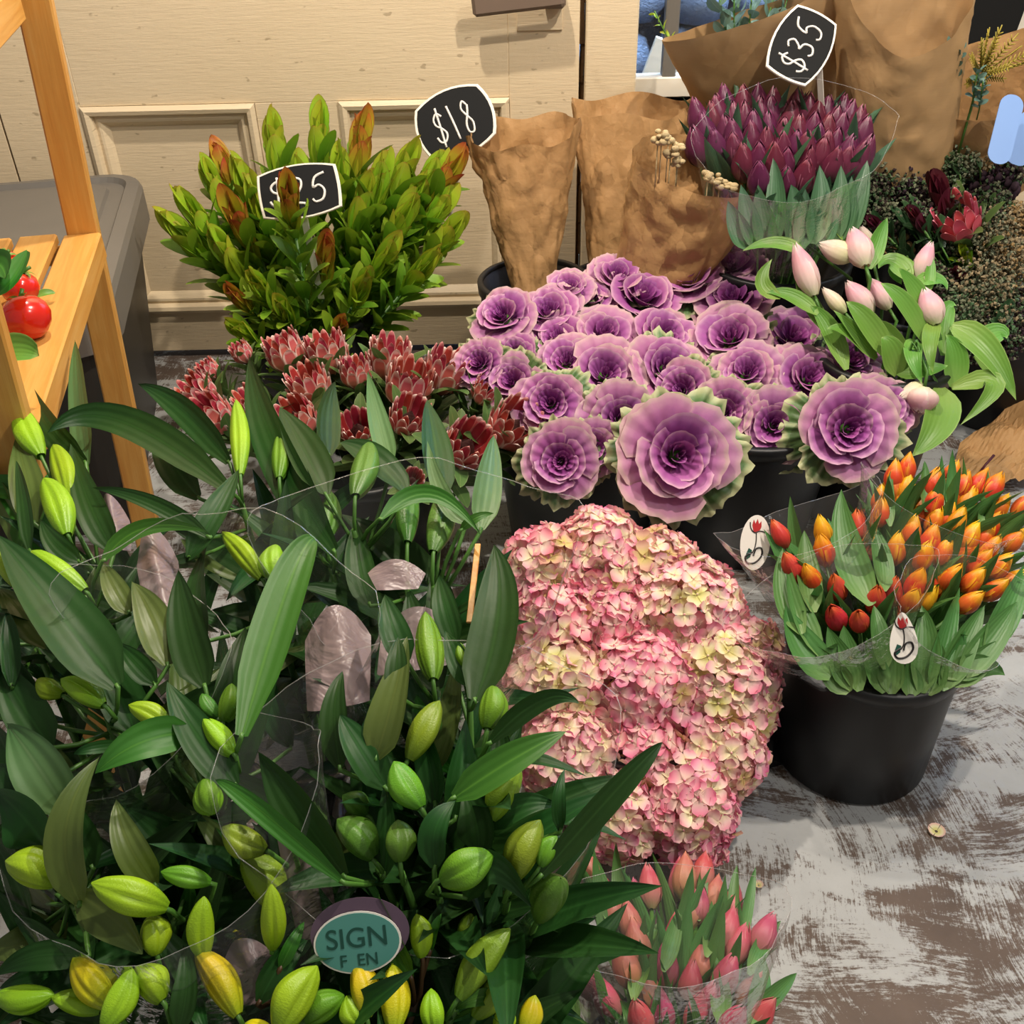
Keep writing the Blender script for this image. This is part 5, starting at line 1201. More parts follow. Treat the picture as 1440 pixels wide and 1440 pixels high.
root = thing('berry_cluster', f, 'cluster of round tan berries behind the blush tulips', 'dried flower')
link('stem', MB().tube([(0, 0, 0), (bb - f) * .7, bb - f], .0022, 5).mesh('stem', 'stem_brown'), root)
ber = MB().ball((0, 0, 0), .0075, 10, 7).mesh('berry', 'dry_tan')
for x, y in ((1243, 332), (1250, 338), (1258, 333), (1266, 338), (1274, 333), (1246, 348), (1257, 348), (1268, 350), (1278, 344), (1243, 358), (1254, 360), (1266, 358), (1283, 352), (1298, 322), (1262, 366)):
    link('berry', ber, root, T(pM(x, y, random.uniform(-.01, .02)) - f) @ Sc(random.uniform(.85, 1.15)))
MLEAF = [((1312, 186), (1350, 245), 30, 'dark_leaf', 'dark oval leaf rising highest over the seed heads'), ((1268, 280), (1305, 350), 22, 'dark_leaf', 'dark leaf reaching down between berries and pink protea'), ((1278, 275), (1310, 325), 20, 'dark_leaf', 'dark leaf beside the tall wine-red stem'), ((1322, 300), (1325, 348), 24, 'dark_leaf', 'dark oval leaf standing in front of the pink protea'),
         ((1250, 290), (1285, 330), 18, 'dark_leaf', 'olive leaf arching over the tan berries'), ((1335, 262), (1322, 300), 20, 'protea_leaf', 'grey leaf between wine-red stem and pink protea'), ((1358, 268), (1352, 300), 22, 'protea_leaf', 'grey-green leaf behind the pink protea'), ((1384, 275), (1378, 305), 16, 'protea_leaf', 'grey leaf beside the beige spray'), ((1400, 270), (1392, 305), 16, 'protea_leaf', 'grey leaf nearest the plum dried flower'), ((1368, 185), (1378, 235), 20, 'dark_leaf', 'dark leaf beside the plastic tag'), ((1392, 450), (1420, 480), 26, 'dark_leaf', 'dark leaf lying over the wide bucket rim'), ((1425, 420), (1400, 470), 26, 'dark_leaf', 'dark leaf at the picture edge above the wide bucket')]
for a_, b_, wpx, mt, lb in MLEAF:
    a, b = pM(*a_, -.04), pM(*b_, -.03); f = foot_for(b, (rbx, rby), .29, .17, .03, .5)
    root = thing('leaf_stem', f, lb, 'foliage', 'single leaves in the mixed bunch')
    link('stem', MB().tube([(0, 0, 0), (b - f) * .6, b - f], .002, 5).mesh('stem', 'stem_green'), root)
    link('leaf', ribbon([b, (a + b) * .5 + CU * .012, a], mpx(wpx, a), (CB + V((.3, 0, .3))).normalized(), .3, .3, prof=prof_oval, origin=f).mesh('leaf_blade', mt), root)

# ================================================================== ON THE FLOOR
# crumpled kraft sheet beside the wide bucket
c0, c1, c2, c3 = atZ(1325, 715, .004), atZ(1442, 690, .004), atZ(1438, 585, .03), atZ(1345, 640, .004)
def sheet(u, v):
    p = c0.lerp(c1, u).lerp(c3.lerp(c2, u), v)
    q = p * 7; return p + V((0, 0, .02 + .045 * abs(noise.noise(q)) + .03 * abs(noise.noise(q * 2.7)) + .10 * (u ** 3) * v))
o = link('paper_sheet', MB().grid(sheet, 16, 16).mesh('paper_sheet', 'kraft', False)); tag(o, 'crumpled brown kraft paper on the floor beside the wide black bucket', 'paper')
a, b = atZ(1398, 640, .12), atZ(1372, 672, .08)
o = link('twig', MB().tube([a, (a + b) / 2 + V((0, 0, .004)), b], [.003, .0026, .002], 6).mesh('twig', 'leuc_wine')); tag(o, 'thin dark red twig lying across the crumpled kraft paper', 'twig')
# black plastic sheet crumpled by the hydrangeas
c = atZ(1098, 1030, 0)
def bag(u, v):
    a = u * 2 * PI; r = .085 * math.sin(PI * min(1, .02 + v * .98) * .5) ; z = .075 * (1 - v ** 2)
    p = V((r * math.cos(a), r * 1.35 * math.sin(a), z)); q = p * 16
    return p * (1 + .35 * noise.noise(q)) + V((0, 0, .012 * abs(noise.noise(q * 2.3))))
o = link('plastic_bag', MB().grid(bag, 26, 12).mesh('plastic_bag', 'black_gloss', False), None, T(c.x, c.y + .05, .001)); tag(o, 'crumpled black plastic bag on the floor between hydrangeas and the orange tulip bucket', 'bag')
for i, (x, y, r) in enumerate(((1317, 1168, 11), (1067, 1244, 6))):
    p = atZ(x, y, .004); rr = mpx(r, p); me = MB(); 
    for q in range(4): me.grid(lambda u, v: (rr * (.2 + .9 * v) * math.cos(1.5 * (u - .5)), rr * (.2 + .9 * v) * math.sin(1.5 * (u - .5)), .004 * v * v), 3, 2, mat=Rz(q * 1.6 + i))
    o = link('fallen_petal', me.mesh('fallen_petal', 'flo_cream'), None, T(p.x, p.y, .002)); tag(o, ('larger' if i == 0 else 'small') + (' pale fallen blossom on the worn floor below the black bucket' if i == 0 else ' pale fallen petal on the floor beside the pink tulips'), 'petal')

# ================================================================== CLEAR SLEEVES
def sleeve_fn(b0, b1, w0, w1, d0, d1, rt, drop, seed, wr=.006, off=0.0, corner=0.0):
    ax = (b1 - b0); L = ax.length; ax = ax.normalized()
    r = (rt - ax * rt.dot(ax)).normalized(); f = r.cross(ax)
    if f.dot(CB) < 0: f = -f
    def fn(u, v):
        a = 2 * PI * u; ca, sa = math.cos(a), math.sin(a)
        hv = v * (1 + drop * -sa + corner * abs(ca) ** 6)
        w_ = lerp(w0, w1, hv) + off; d_ = lerp(d0, d1, hv) + off
        q = V((ca * 2.2, sa * 2.2, hv * 3)) + V((seed * 3.1, 0, 0))
        c = noise.noise(q) * wr * (.4 + 1.6 * v) + noise.noise(q * 3) * wr * .5 * v
        return b0 + ax * (L * hv) + r * (ca * w_ + ca * c) + f * (sa * abs(sa) ** .25 * d_ + sa * c)
    return fn
def sleeve(px, py, h_top, bc, z0, w0, w1, d0, d1, label, group, seed, drop=.08, rt=None, prints=(), corner=.1, z_abs=None, name='clear_sleeve', film='film'):
    b1 = atZ(px, py, h_top); b0 = V((bc[0], bc[1], z0))
    rt = rt or CR
    t = thing(name, b0, label, 'flower sleeve', group); inv = T(-b0)
    fn = sleeve_fn(b0, b1, w0, w1, d0, d1, rt, drop, seed, corner=corner)
    me = MB().grid(fn, 48, 14).mesh('film', film); link('film', me, t, inv)
    mb = MB(); mb.tube([fn(i / 48, 1.0) for i in range(49)], 0.00045, 4, cap=False)
    link('film_edge', mb.mesh('film_edge', 'film_edge'), t, inv)
    fo = sleeve_fn(b0, b1, w0, w1, d0, d1, rt, drop, seed, off=.0012, corner=corner)
    for (ua, ub, va, vb, sc) in prints:
        def pf(u, v):
            top = vb - .10 * (vb - va) * abs(math.cos(sc * PI * u))
            return fo(lerp(ua, ub, u), lerp(va, top, v))
        link('printed_band', MB().grid(pf, 24, 8).mesh('printed_band', 'sleeve_print'), t, inv)
    return t, fo, inv
# orange tulip sleeves
OG = 'clear sleeves around the orange tulips'
ozb = .2
s1, f1, i1 = sleeve(1170, 845, .37, (obx - .03, obr + OB.y - .05), ozb, .05, .155, .04, .09, 'clear sleeve in front with the white flower logo label', OG, 1, .10, roll(8)[0], corner=.12)
s2, f2, i2 = sleeve(1355, 860, .36, (obx + .05, oby - .02), ozb, .05, .125, .04, .09, 'clear sleeve reaching out over the floor side of the bucket', OG, 2, .10, roll(20)[0], corner=.15)
s3, f3, i3 = sleeve(1130, 742, .38, (obx - .03, oby + .03), ozb, .05, .125, .04, .08, 'clear sleeve at the back with the faded oval label', OG, 3, .10, roll(-8)[0], corner=.18)
s4, f4, i4 = sleeve(1320, 715, .40, (obx + .03, oby + .05), ozb, .05, .14, .04, .09, 'clear sleeve behind, around the tallest orange tulips', OG, 4, .10, roll(4)[0], corner=.1)
def logo_label(parent, p, rt, up, w, h, oval, faded=False):
    """white label with a tulip emblem"""
    n = rt.cross(up); m = parent.matrix_basis.inverted() @ T(p) @ Matrix((rt, up, n)).transposed().to_4x4()
    pts = []
    for i in range(28):
        a = 2 * PI * i / 28; x, y = math.cos(a), math.sin(a)
        if not oval: x = x * (.78 - .30 * y) ; 
        pts.append((x * w / 2, y * h / 2))
    lb = link('label', loft(MB(), [(pts, -.0004), (pts, .0004)], cap0=True).mesh('label', 'label_paper', False), parent, m)
    mb = MB(); up_ = .0009
    # flower cup
    cup = [(-.10, .22), (-.16, .34), (-.13, .46), (-.06, .38), (0, .48), (.06, .38), (.13, .44), (.15, .32), (.08, .22), (0, .19)]
    mb.add([(x * w, y * h * .9, up_) for x, y in cup], [list(range(len(cup)))[::-1]])
    link('emblem_flower', mb.mesh('emblem_flower', 'ink_red', False), lb)
    mb = MB()
    strokes(mb, [[(0, .19), (.02, .05), (.0, -.1), (-.06, -.2)], [(-.24, .40), (-.2, .28), (-.06, .20), (.12, .24), (.34, .22)]], T(0, 0, up_) @ Sc(w, h * .9, 1), w * .018)
    strokes(mb, [[(-.06, -.2), (-.28, -.30), (-.2, -.42), (.05, -.40), (.25, -.25), (.22, -.10), (.05, -.12), (-.02, -.26)]], T(0, 0, up_) @ Sc(w, h * .9, 1), w * .03)
    link('emblem_lines', mb.mesh('emblem_lines', 'ink_black', False), lb)
    lf = [(-.08, -.16), (-.2, -.12), (-.27, -.24), (-.24, -.36), (-.12, -.3)]
    link('emblem_leaf', MB().add([(x * w, y * h * .9, up_) for x, y in lf], [list(range(len(lf)))[::-1]]).mesh('emblem_leaf', 'ink_green', False), lb)
lp = f1(.785, .78); lpt = atD(1266, 896, depth(atZ(1266, 898, .30)) - .085)
logo_label(s1, lpt + CB * .012, roll(3)[0], roll(3)[1], mpx(48, lpt), mpx(72, lpt), False)
lpt = atZ(1062, 763, .36); logo_label(s3, lpt, roll(-6)[0], roll(-6)[1], mpx(42, lpt), mpx(78, lpt), True)
# clear sleeves of the pink and purple tulips
sleeve(935, 1295, .31, (kbx, kby), .1, .06, .135, .05, .10, 'clear sleeve around the pink tulips at the picture bottom', None, 6, .08, roll(-3)[0], corner=.12)
sleeve(1112, 195, .80, (tbx, tby), .40, .10, .185, .08, .14, 'clear sleeve around the purple tulips', None, 7, .02, film='film_thin', rt=roll(2)[0], corner=.05)

# ================================================================== LILIES
ZL = [(480, .74), (700, .76), (1000, .72), (1230, .66), (1300, .60), (1440, .57)]
def pl(x, y, f=0.0):
    p = atZ(x, y, pw(y, ZL)); return atD(x, y, depth(p) - f)
LBK = [(-.44, .70), (-.06, .60), (-.30, 1.02), (-.20, .40), (-.14, .88)]
LBL = ['black bucket of lilies under the plant stand', 'black bucket under the lily sleeve with the teal label', 'black bucket of lilies in front of the grey bin', 'black bucket of yellowing lilies at the picture bottom', 'black bucket of lilies in front of the proteas']
for (x, y), lb in zip(LBK, LBL): bucket('bucket', x, y, .085, .105, .26, lb)
# x, y, f, bucket, stem material, label
ANCH = [(85, 755, 0, 2, 0, 'lily stem with three upright bright buds below the plant stand'), (120, 838, 0, 0, 0, 'lily stem with one bright bud lying on its side below the plant stand'), (22, 840, 0, 0, 0, 'lily stem with a bud at the picture edge below the plant stand'),
        (338, 700, 0, 2, 0, 'lily stem with the tall slim bud standing in front of the proteas'), (394, 705, -.02, 2, 0, 'lily stem with a short bud among dark leaves under the proteas'), (380, 845, .0, 2, 0, 'lily stem with one upright and one lying bud side by side'),
        (462, 785, -.04, 4, 0, 'lily stem with a dark bud deep under the front proteas'), (498, 745, .0, 4, 0, 'lily stem with a dark green bud raised in front of the proteas'), (573, 820, -.02, 4, 0, 'lily stem inside the sleeve, its bud under an arching leaf'), (610, 825, -.02, 4, 0, 'lily stem inside the sleeve with a bud below the tall coral protea'),
        (150, 1005, 0, 0, 0, 'lily stem with three pointed buds lying towards the picture edge'), (322, 1070, 0, 0, 0, 'lily stem with a crowd of four short buds under a bright upright leaf'), (283, 1085, 0, 0, 0, 'lily stem with a bud hanging down over a dark gap'),
        (395, 1215, -.02, 1, 0, 'lily stem with olive buds behind the clear sleeve fold'), (405, 1290, -.04, 1, 0, 'lily stem with a large dim bud behind the film'), (88, 1262, .0, 0, 0, 'lily stem with a fat bud pointing to the picture edge'), (245, 1295, 0, 0, 0, 'lily stem with a long bright bud lying over an olive leaf'), (224, 1360, 0, 3, 0, 'lily stem with a short rounded bud under the olive leaf'),
        (612, 972, 0, 1, 0, 'lily stem with a tall green bud under the printed film'), (660, 965, -.01, 1, 0, 'lily stem with a slim bud against the broad dark leaf'), (575, 1085, -.01, 1, 0, 'lily stem with a long slanting bud in the middle of the sleeve'), (672, 1075, 0, 1, 0, 'lily stem with an upright bud nearest the hydrangeas'), (600, 1155, .01, 1, 0, 'lily stem with a bright oval bud on a curved stalk'),
        (565, 1228, 0, 1, 0, 'lily stem with a dark teardrop bud in the centre of the sleeve'), (532, 1222, -.01, 1, 0, 'lily stem with two dim buds on the printed-paper side'), (690, 1168, 0, 1, 0, 'lily stem with a long bud beneath the leaf over the hydrangeas'), (615, 1250, .01, 1, 0, 'lily stem with a fat bud lying level above the sleeve edge'), (716, 1252, .01, 1, 0, 'lily stem with two pointed buds by the sleeve corner'), (752, 1302, .0, 1, 0, 'lily stem with a dark bud at the corner of the sleeve'),
        (287, 1380, 0, 3, 0, 'lily stem with one tall lime bud in the bottom row'), (384, 1400, .01, 3, 1, 'brown lily stem with one upright lime bud'), (338, 1445, .0, 3, 0, 'lily stem with a yellow streaked bud in the bottom row'), (165, 1440, 0, 3, 0, 'lily stem with a slanting yellow bud near the picture corner'), (80, 1440, 0, 3, 0, 'lily stem with two level buds in the picture corner'), (220, 1445, .01, 3, 0, 'lily stem with a round and a long bud crossing in the bottom row'),
        (405, 1470, .02, 3, 0, 'lily stem with a big lime bud cut off by the picture bottom'), (510, 1465, .01, 3, 0, 'lily stem with a yellow bud below the teal label'), (556, 1475, .015, 3, 0, 'lily stem with the yellowest bud, upright at the picture bottom'), (585, 1405, .01, 3, 1, 'brown lily stem with one small lime bud in front of the sleeve'), (640, 1420, .02, 3, 0, 'lily stem with a long yellow-green bud slanting over the sleeve edge'), (612, 1480, .01, 3, 0, 'lily stem with a slim lime bud at the picture bottom'),
        (672, 1460, .01, 3, 0, 'lily stem with two buds beside the pink tulips'), (735, 1470, .0, 3, 0, 'lily stem with an orange-yellow opening bud at the picture bottom')]
BUDS = [((31, 575), (58, 642), 38, 0, .01), ((75, 625), (98, 702), 36, 0, 0), ((62, 672), (95, 752), 42, 0, .02), ((46, 775), (120, 832), 42, 0, .02), ((-6, 775), (24, 825), 32, 0, .01), ((332, 562), (338, 668), 29, 0, .02), ((395, 606), (393, 672), 30, 1, .0), ((312, 747), (368, 814), 30, 0, .0), ((387, 766), (388, 816), 38, 0, .02),
        ((466, 690), (460, 756), 32, 2, -.03), ((520, 620), (500, 698), 40, 2, .02), ((580, 685), (573, 764), 34, 2, -.01), ((624, 690), (610, 776), 40, 2, -.01), ((553, 645), (569, 692), 20, 2, -.02), ((600, 860), (609, 956), 42, 1, .02), ((646, 904), (658, 942), 20, 1, .01),
        ((52, 956), (88, 978), 30, 0, .0), ((86, 953), (146, 992), 36, 0, .01), ((181, 990), (240, 1023), 32, 0, .01), ((326, 961), (314, 1015), 34, 1, .0), ((284, 976), (306, 1010), 24, 2, -.01), ((286, 1010), (328, 1060), 36, 0, .02), ((299, 1146), (285, 1098), 42, 1, .02),
        ((313, 1163), (374, 1196), 44, 4, -.01), ((338, 1208), (400, 1275), 60, 4, -.03), ((378, 1138), (408, 1184), 36, 1, .01), ((6, 1212), (80, 1240), 56, 0, .02), ((128, 1242), (234, 1278), 50, 0, .03), ((226, 1226), (296, 1242), 30, 1, .0), ((212, 1291), (221, 1342), 44, 0, .02),
        ((287, 1260), (287, 1346), 38, 0, .02), ((381, 1243), (382, 1334), 35, 0, .03), ((275, 1334), (334, 1428), 46, 3, .02), ((101, 1348), (160, 1416), 44, 3, .02), ((76, 1398), (-6, 1402), 40, 0, .01), ((72, 1402), (142, 1420), 34, 0, .01), ((189, 1360), (228, 1408), 46, 0, .03), ((187, 1362), (148, 1446), 44, 0, .04),
        ((446, 1358), (390, 1450), 58, 0, .04), ((484, 1398), (430, 1436), 42, 1, .02), ((345, 1440), (385, 1462), 38, 3, .02), ((499, 1350), (516, 1432), 42, 3, .02), ((552, 1355), (556, 1450), 44, 3, .02), ((586, 1285), (594, 1346), 34, 0, .02), ((719, 1307), (645, 1404), 46, 4, .03), ((606, 1390), (612, 1456), 34, 0, .02), ((704, 1368), (668, 1432), 40, 4, .02), ((754, 1400), (735, 1452), 34, 3, .0), ((487, 1400), (508, 1440), 34, 0, .02), ((712, 1420), (700, 1452), 32, 0, .01),
        ((694, 1200), (620, 1237), 54, 1, .03), ((758, 1152), (720, 1238), 50, 4, .02), ((784, 1176), (760, 1218), 30, 1, .02), ((791, 1236), (757, 1292), 52, 2, .02), ((557, 1153), (563, 1212), 44, 2, .01), ((554, 1071), (592, 1136), 46, 1, .03), ((618, 985), (574, 1068), 40, 4, .0), ((693, 962), (685, 1025), 42, 1, .02), ((731, 1078), (690, 1152), 44, 4, .01), ((474, 1152), (524, 1208), 50, 2, -.01), ((482, 1118), (516, 1146), 34, 2, -.02), ((662, 1284), (650, 1318), 30, 4, -.02)]
LEAVES = [  # tip, mid, base, width px, material 0 dark 1 pale 2 bright 3 olive, nearness tip, nearness base
        ((105, 478), (112, 560), (122, 655), 44, 1, 0, -.03), ((66, 609), (165, 590), (322, 690), 48, 0, .05, .02), ((194, 540), (255, 575), (322, 650), 38, 0, .02, 0), ((-4, 752), (75, 850), (165, 965), 84, 0, .05, .03), ((22, 612), (36, 670), (48, 735), 46, 3, 0, -.02), ((100, 625), (122, 700), (160, 775), 42, 0, .01, -.01),
        ((130, 686), (210, 706), (293, 755), 24, 0, .04, .02), ((293, 748), (205, 742), (146, 788), 26, 2, .05, .02), ((336, 659), (305, 715), (265, 785), 40, 0, .03, 0), ((444, 756), (408, 815), (340, 1035), 60, 2, .05, .04), ((350, 498), (378, 610), (470, 775), 58, 0, .0, -.01), ((393, 572), (425, 625), (458, 695), 52, 0, .02, 0), ((472, 536), (462, 580), (462, 640), 36, 0, 0, 0),
        ((186, 818), (215, 870), (236, 935), 52, 3, .01, 0), ((144, 790), (160, 825), (182, 862), 34, 3, 0, 0), ((250, 800), (262, 880), (288, 965), 60, 0, .02, 0), ((166, 905), (188, 930), (218, 962), 34, 0, .01, 0), ((23, 648), (33, 700), (42, 775), 24, 0, .02, 0), ((57, 730), (78, 765), (112, 790), 32, 0, .01, 0), ((10, 858), (14, 900), (16, 965), 26, 0, .02, 0), ((0, 828), (30, 860), (68, 910), 48, 3, 0, -.01),
        ((517, 522), (532, 590), (550, 655), 30, 1, 0, 0), ((600, 562), (612, 620), (622, 700), 42, 0, -.01, -.02), ((601, 620), (620, 690), (655, 735), 26, 1, .01, 0), ((694, 612), (688, 670), (676, 745), 40, 1, .01, 0), ((676, 752), (605, 695), (536, 730), 28, 2, .03, .03), ((694, 722), (670, 728), (648, 745), 14, 2, .02, .01), ((694, 765), (700, 860), (668, 985), 72, 0, .03, .02), ((541, 836), (552, 880), (572, 930), 42, 0, .02, .01), ((560, 896), (558, 930), (556, 975), 32, 0, .03, .02), ((617, 808), (625, 850), (642, 905), 38, 0, 0, 0),
        ((478, 622), (520, 640), (572, 695), 46, 0, .01, .0), ((627, 888), (640, 920), (660, 965), 32, 0, .01, 0), ((10, 1018), (48, 1072), (95, 1145), 74, 1, .03, .01), ((-4, 1075), (24, 1110), (52, 1165), 54, 0, .01, 0), ((-6, 1112), (30, 1150), (64, 1195), 84, 0, .02, .01), ((134, 1088), (195, 1045), (268, 1030), 54, 2, .04, .02), ((140, 1064), (92, 1165), (112, 1270), 54, 3, .05, .03), ((200, 1342), (165, 1300), (108, 1256), 60, 3, .03, .02), ((235, 958), (275, 1030), (332, 1105), 54, 0, .02, .01),
        ((163, 1124), (180, 1185), (218, 1245), 46, 3, .01, 0), ((362, 1056), (410, 1130), (484, 1232), 62, 0, .03, .02), ((303, 1097), (360, 1135), (482, 1240), 30, 2, .04, .03), ((-6, 1372), (50, 1345), (122, 1346), 40, 0, .02, .02), ((258, 1330), (262, 1385), (250, 1450), 38, 0, .02, .02), ((428, 1296), (412, 1325), (394, 1362), 20, 2, .02, .02), ((432, 1322), (400, 1350), (364, 1410), 38, 0, .01, .01), ((103, 1061), (130, 1052), (172, 1048), 18, 0, .02, 0), ((293, 1450), (280, 1430), (275, 1400), 22, 0, .01, 0),
        ((572, 895), (552, 980), (528, 1065), 60, 3, .03, .01), ((797, 1028), (720, 1068), (638, 1122), 50, 2, .05, .03), ((815, 990), (762, 985), (688, 1045), 30, 0, .05, .02), ((932, 1043), (872, 1106), (760, 1232), 38, 0, .05, .02), ((794, 1082), (786, 1120), (788, 1168), 20, 0, .02, .01), ((786, 1134), (735, 1132), (688, 1165), 36, 0, .01, 0), ((641, 1125), (612, 1165), (612, 1220), 44, 0, .03, .02), ((652, 1112), (668, 1150), (672, 1200), 56, 0, .0, 0), ((748, 1276), (690, 1220), (655, 1262), 54, 0, .03, .01), ((533, 1258), (548, 1310), (578, 1375), 38, 2, .03, .02), ((621, 1284), (612, 1305), (604, 1338), 16, 2, .02, .02), ((478, 1005), (505, 1050), (542, 1108), 50, 0, .01, 0), ((482, 945), (470, 1000), (478, 1080), 44, 0, 0, -.01), ((640, 1420), (665, 1405), (700, 1400), 22, 2, .02, .02), ((655, 1010), (650, 1080), (640, 1150), 50, 0, -.01, -.02), ((700, 1010), (705, 1070), (690, 1130), 40, 0, 0, -.01), ((580, 1000), (600, 1060), (612, 1130), 44, 0, -.02, -.02), ((540, 1100), (545, 1160), (540, 1230), 40, 0, -.02, -.02),
        ((300, 745), (275, 830), (290, 900), 50, 0, -.02, -.02), ((215, 590), (235, 640), (280, 700), 44, 0, -.02, -.02), ((420, 640), (430, 700), (450, 780), 48, 0, -.02, -.03), ((60, 1100), (100, 1160), (130, 1220), 50, 0, -.02, -.02), ((-5, 930), (30, 990), (70, 1050), 60, 0, -.01, -.02), ((120, 900), (160, 960), (190, 1030), 60, 0, -.02, -.03), ((345, 880), (330, 950), (320, 1030), 50, 0, -.02, -.02), ((20, 1290), (60, 1320), (110, 1380), 46, 0, -.01, -.02), ((-10, 1250), (30, 1290), (70, 1330), 50, 0, -.02, -.03), ((-20, 1330), (20, 1330), (70, 1300), 44, 3, -.02, -.03), ((-10, 1180), (20, 1240), (40, 1300), 50, 0, -.03, -.03), ((0, 1390), (40, 1380), (90, 1370), 40, 0, -.01, -.02), ((-10, 900), (20, 960), (50, 1010), 54, 0, -.02, -.03), ((-15, 1010), (10, 1060), (30, 1110), 50, 0, -.03, -.03), ((30, 520), (60, 590), (120, 650), 36, 0, -.01, -.02), ((500, 730), (505, 790), (520, 850), 42, 0, -.04, -.04)]
BM = [[bud_mesh('lily_bud', m, s_) for s_ in (0, 1)] for m in ('bud_bright', 'bud_green', 'bud_dark', 'bud_yellow', 'bud_olive')] if False else None
M['bud_olive'] = organic('bud_olive', [(0, '5f7f20'), (.4, '7f9a26'), (1, '6e8c22')], rough=.38, var=.12, transl=.08, veins=9, bumps=.2)
BM = [[bud_mesh('lily_bud', m, s_) for s_ in (0, 1)] for m in ('bud_bright', 'bud_green', 'bud_dark', 'bud_yellow', 'bud_olive')]
LM = ['lily_leaf', 'lily_leaf_pale', 'lily_leaf_bright', 'lily_leaf_olive']
FILL = [[leaf_mesh('lily_leaf', 'lily_leaf', .17, .036, prof_lance, b, .4, tw, nu=4, nv=8) for b, tw in ((.5, .3), (.9, -.4), (.25, .2))]][0]
stems = []
for (x, y, f_, bi, sm, lb) in ANCH:
    a = pl(x, y, f_ - .02); bx, by = LBK[bi]
    rim = V((bx + max(-.075, min(.075, (a.x - bx) * .4)), by + max(-.075, min(.075, (a.y - by) * .4)), .25))
    foot = V((bx + (rim.x - bx) * .5, by + (rim.y - by) * .5, .02))
    root = thing('lily_stem', foot, lb, 'lily', 'lilies in clear sleeves')
    stems.append(dict(px=(x, y), a=a, rim=rim, foot=foot, root=root, mat=('stem_green', 'stem_brown')[sm], branches=[], li=0))
def near(p, key=None): return min(stems, key=lambda s_: (s_['px'][0] - p[0]) ** 2 + (s_['px'][1] - p[1]) ** 2)
for tip, bs, wpx, mt, f_ in BUDS:
    s_ = near(bs); b = pl(*bs, f_); t = pl(*tip, f_ + .005)
    d = t - b; L = max(d.length, mpx(wpx, b) * 1.25)
    k_ = mpx(wpx, b) / .36
    link('bud', BM[mt][random.randrange(2)], s_['root'], T(b - s_['foot']) @ align(d, random.uniform(0, 6)) @ Sc(k_, k_, L))
    s_['branches'].append((b, d.normalized()))
def stem_point(s_, t): # t 0 foot .. 1 anchor
    a, r, f_ = s_['a'], s_['rim'], s_['foot']
    return r.lerp(a, t) + V((0, 0, .02 * math.sin(PI * t)))
GAPS = [(440, 1275, 565, 1385), (375, 1100, 450, 1300), (425, 860, 540, 1005), (185, 750, 255, 900), (318, 1325, 400, 1400)]
rd = R_(77)
for q in range(120):   # the leaves further down in the bunch
    x, y = rd.uniform(-20, 780), rd.uniform(560, 1440)
    if x > 700 - max(0, 820 - y) * .1 or (x > 330 and y < 760) or (x > 230 and y < 690) or y < 560 + (60 if x < 330 else 0) or (x > 640 and y > 1300): continue
    if any(a0 - 25 < x < a1 + 25 and b0 - 45 < y < b1 + 30 for a0, b0, a1, b1 in GAPS): continue
    a_ = math.radians(rd.gauss(95, 45)); L_ = rd.uniform(110, 190); dn = rd.uniform(.05, .13)
    LEAVES.append(((x + math.cos(a_) * L_ * .5, y - math.sin(a_) * L_ * .5), (x + rd.uniform(-15, 15), y), (x - math.cos(a_) * L_ * .5, y + math.sin(a_) * L_ * .5), rd.uniform(34, 56), rd.choice((0, 0, 0, 0, 3, 2)), -dn, -dn - .02))
for tip, mid, bs, wpx, mt, ft, fb in LEAVES:
    s_ = min(stems, key=lambda q: (q['px'][0] - bs[0]) ** 2 + (q['px'][1] - bs[1]) ** 2)
    b = pl(*bs, fb); t = pl(*tip, ft); m_ = pl(*mid, (ft + fb) / 2 + .012)
    c = m_ * 2 - (b + t) * .5
    n = (CB * .75 + CU * .25 + CR * random.uniform(-.45, .45)).normalized()
    link('leaf', ribbon([b, c, t], mpx(wpx, m_) * 1.08, n, .28, random.uniform(-.35, .35), origin=s_['foot'], nu=6, nv=14, wave=.03, seed=random.uniform(0, 6)).mesh('lily_leaf', LM[mt]), s_['root'])
    s_['branches'].append((b, (t - b).normalized() * .4))
for i, s_ in enumerate(stems):
    mb = MB(); o = s_['foot']
    mb.tube([o - o, s_['rim'] - o] + [stem_point(s_, t) - o for t in (.33, .66, 1)], [.0045, .0045, .0042, .004, .003], 7)
    for b, d in s_['branches']:
        k_ = (b - s_['a']).length
        q = stem_point(s_, max(0, 1 - k_ * 1.2))
        mb.tube([q - o, (q.lerp(b, .6) - d * .012) - o, b - d * .004 - o, b - o + d * .006], .0022, 5)
    link('stem', mb.mesh('stem', s_['mat']), s_['root'])
    hgt = s_['a'] - s_['rim']
    for q in range(12):
        t = .12 + .74 * q / 12
        p = stem_point(s_, t)
        link('leaf', FILL[q % 3], s_['root'], T(p - o) @ align(hgt + V((0, 0, .2)), q * 2.4 + i) @ Rx(-random.uniform(.45, 1.0)) @ Sc(random.uniform(.75, 1.1)))
LG = 'printed clear sleeves around the lilies'
lsA, fA, iA = sleeve(598, 1115, .68, LBK[1], .16, .06, .165, .05, .12, 'clear lily sleeve with the round teal label', LG, 11, .12, roll(14)[0], prints=((.36, .50, .25, .80, 2), (.02, .10, .3, .70, 1)), corner=.10)
lsB, fB, iB = sleeve(595, 800, .74, LBK[4], .2, .06, .150, .05, .10, 'clear lily sleeve in front of the proteas', LG, 12, .10, roll(8)[0], prints=((.2, .48, .2, .62, 3),), corner=.14)
lsC, fC, iC = sleeve(330, 890, .72, LBK[2], .2, .06, .14, .05, .10, 'clear lily sleeve in the middle of the rear lilies', LG, 13, .10, roll(-5)[0], prints=((.33, .5, .3, .85, 3),), corner=.12)
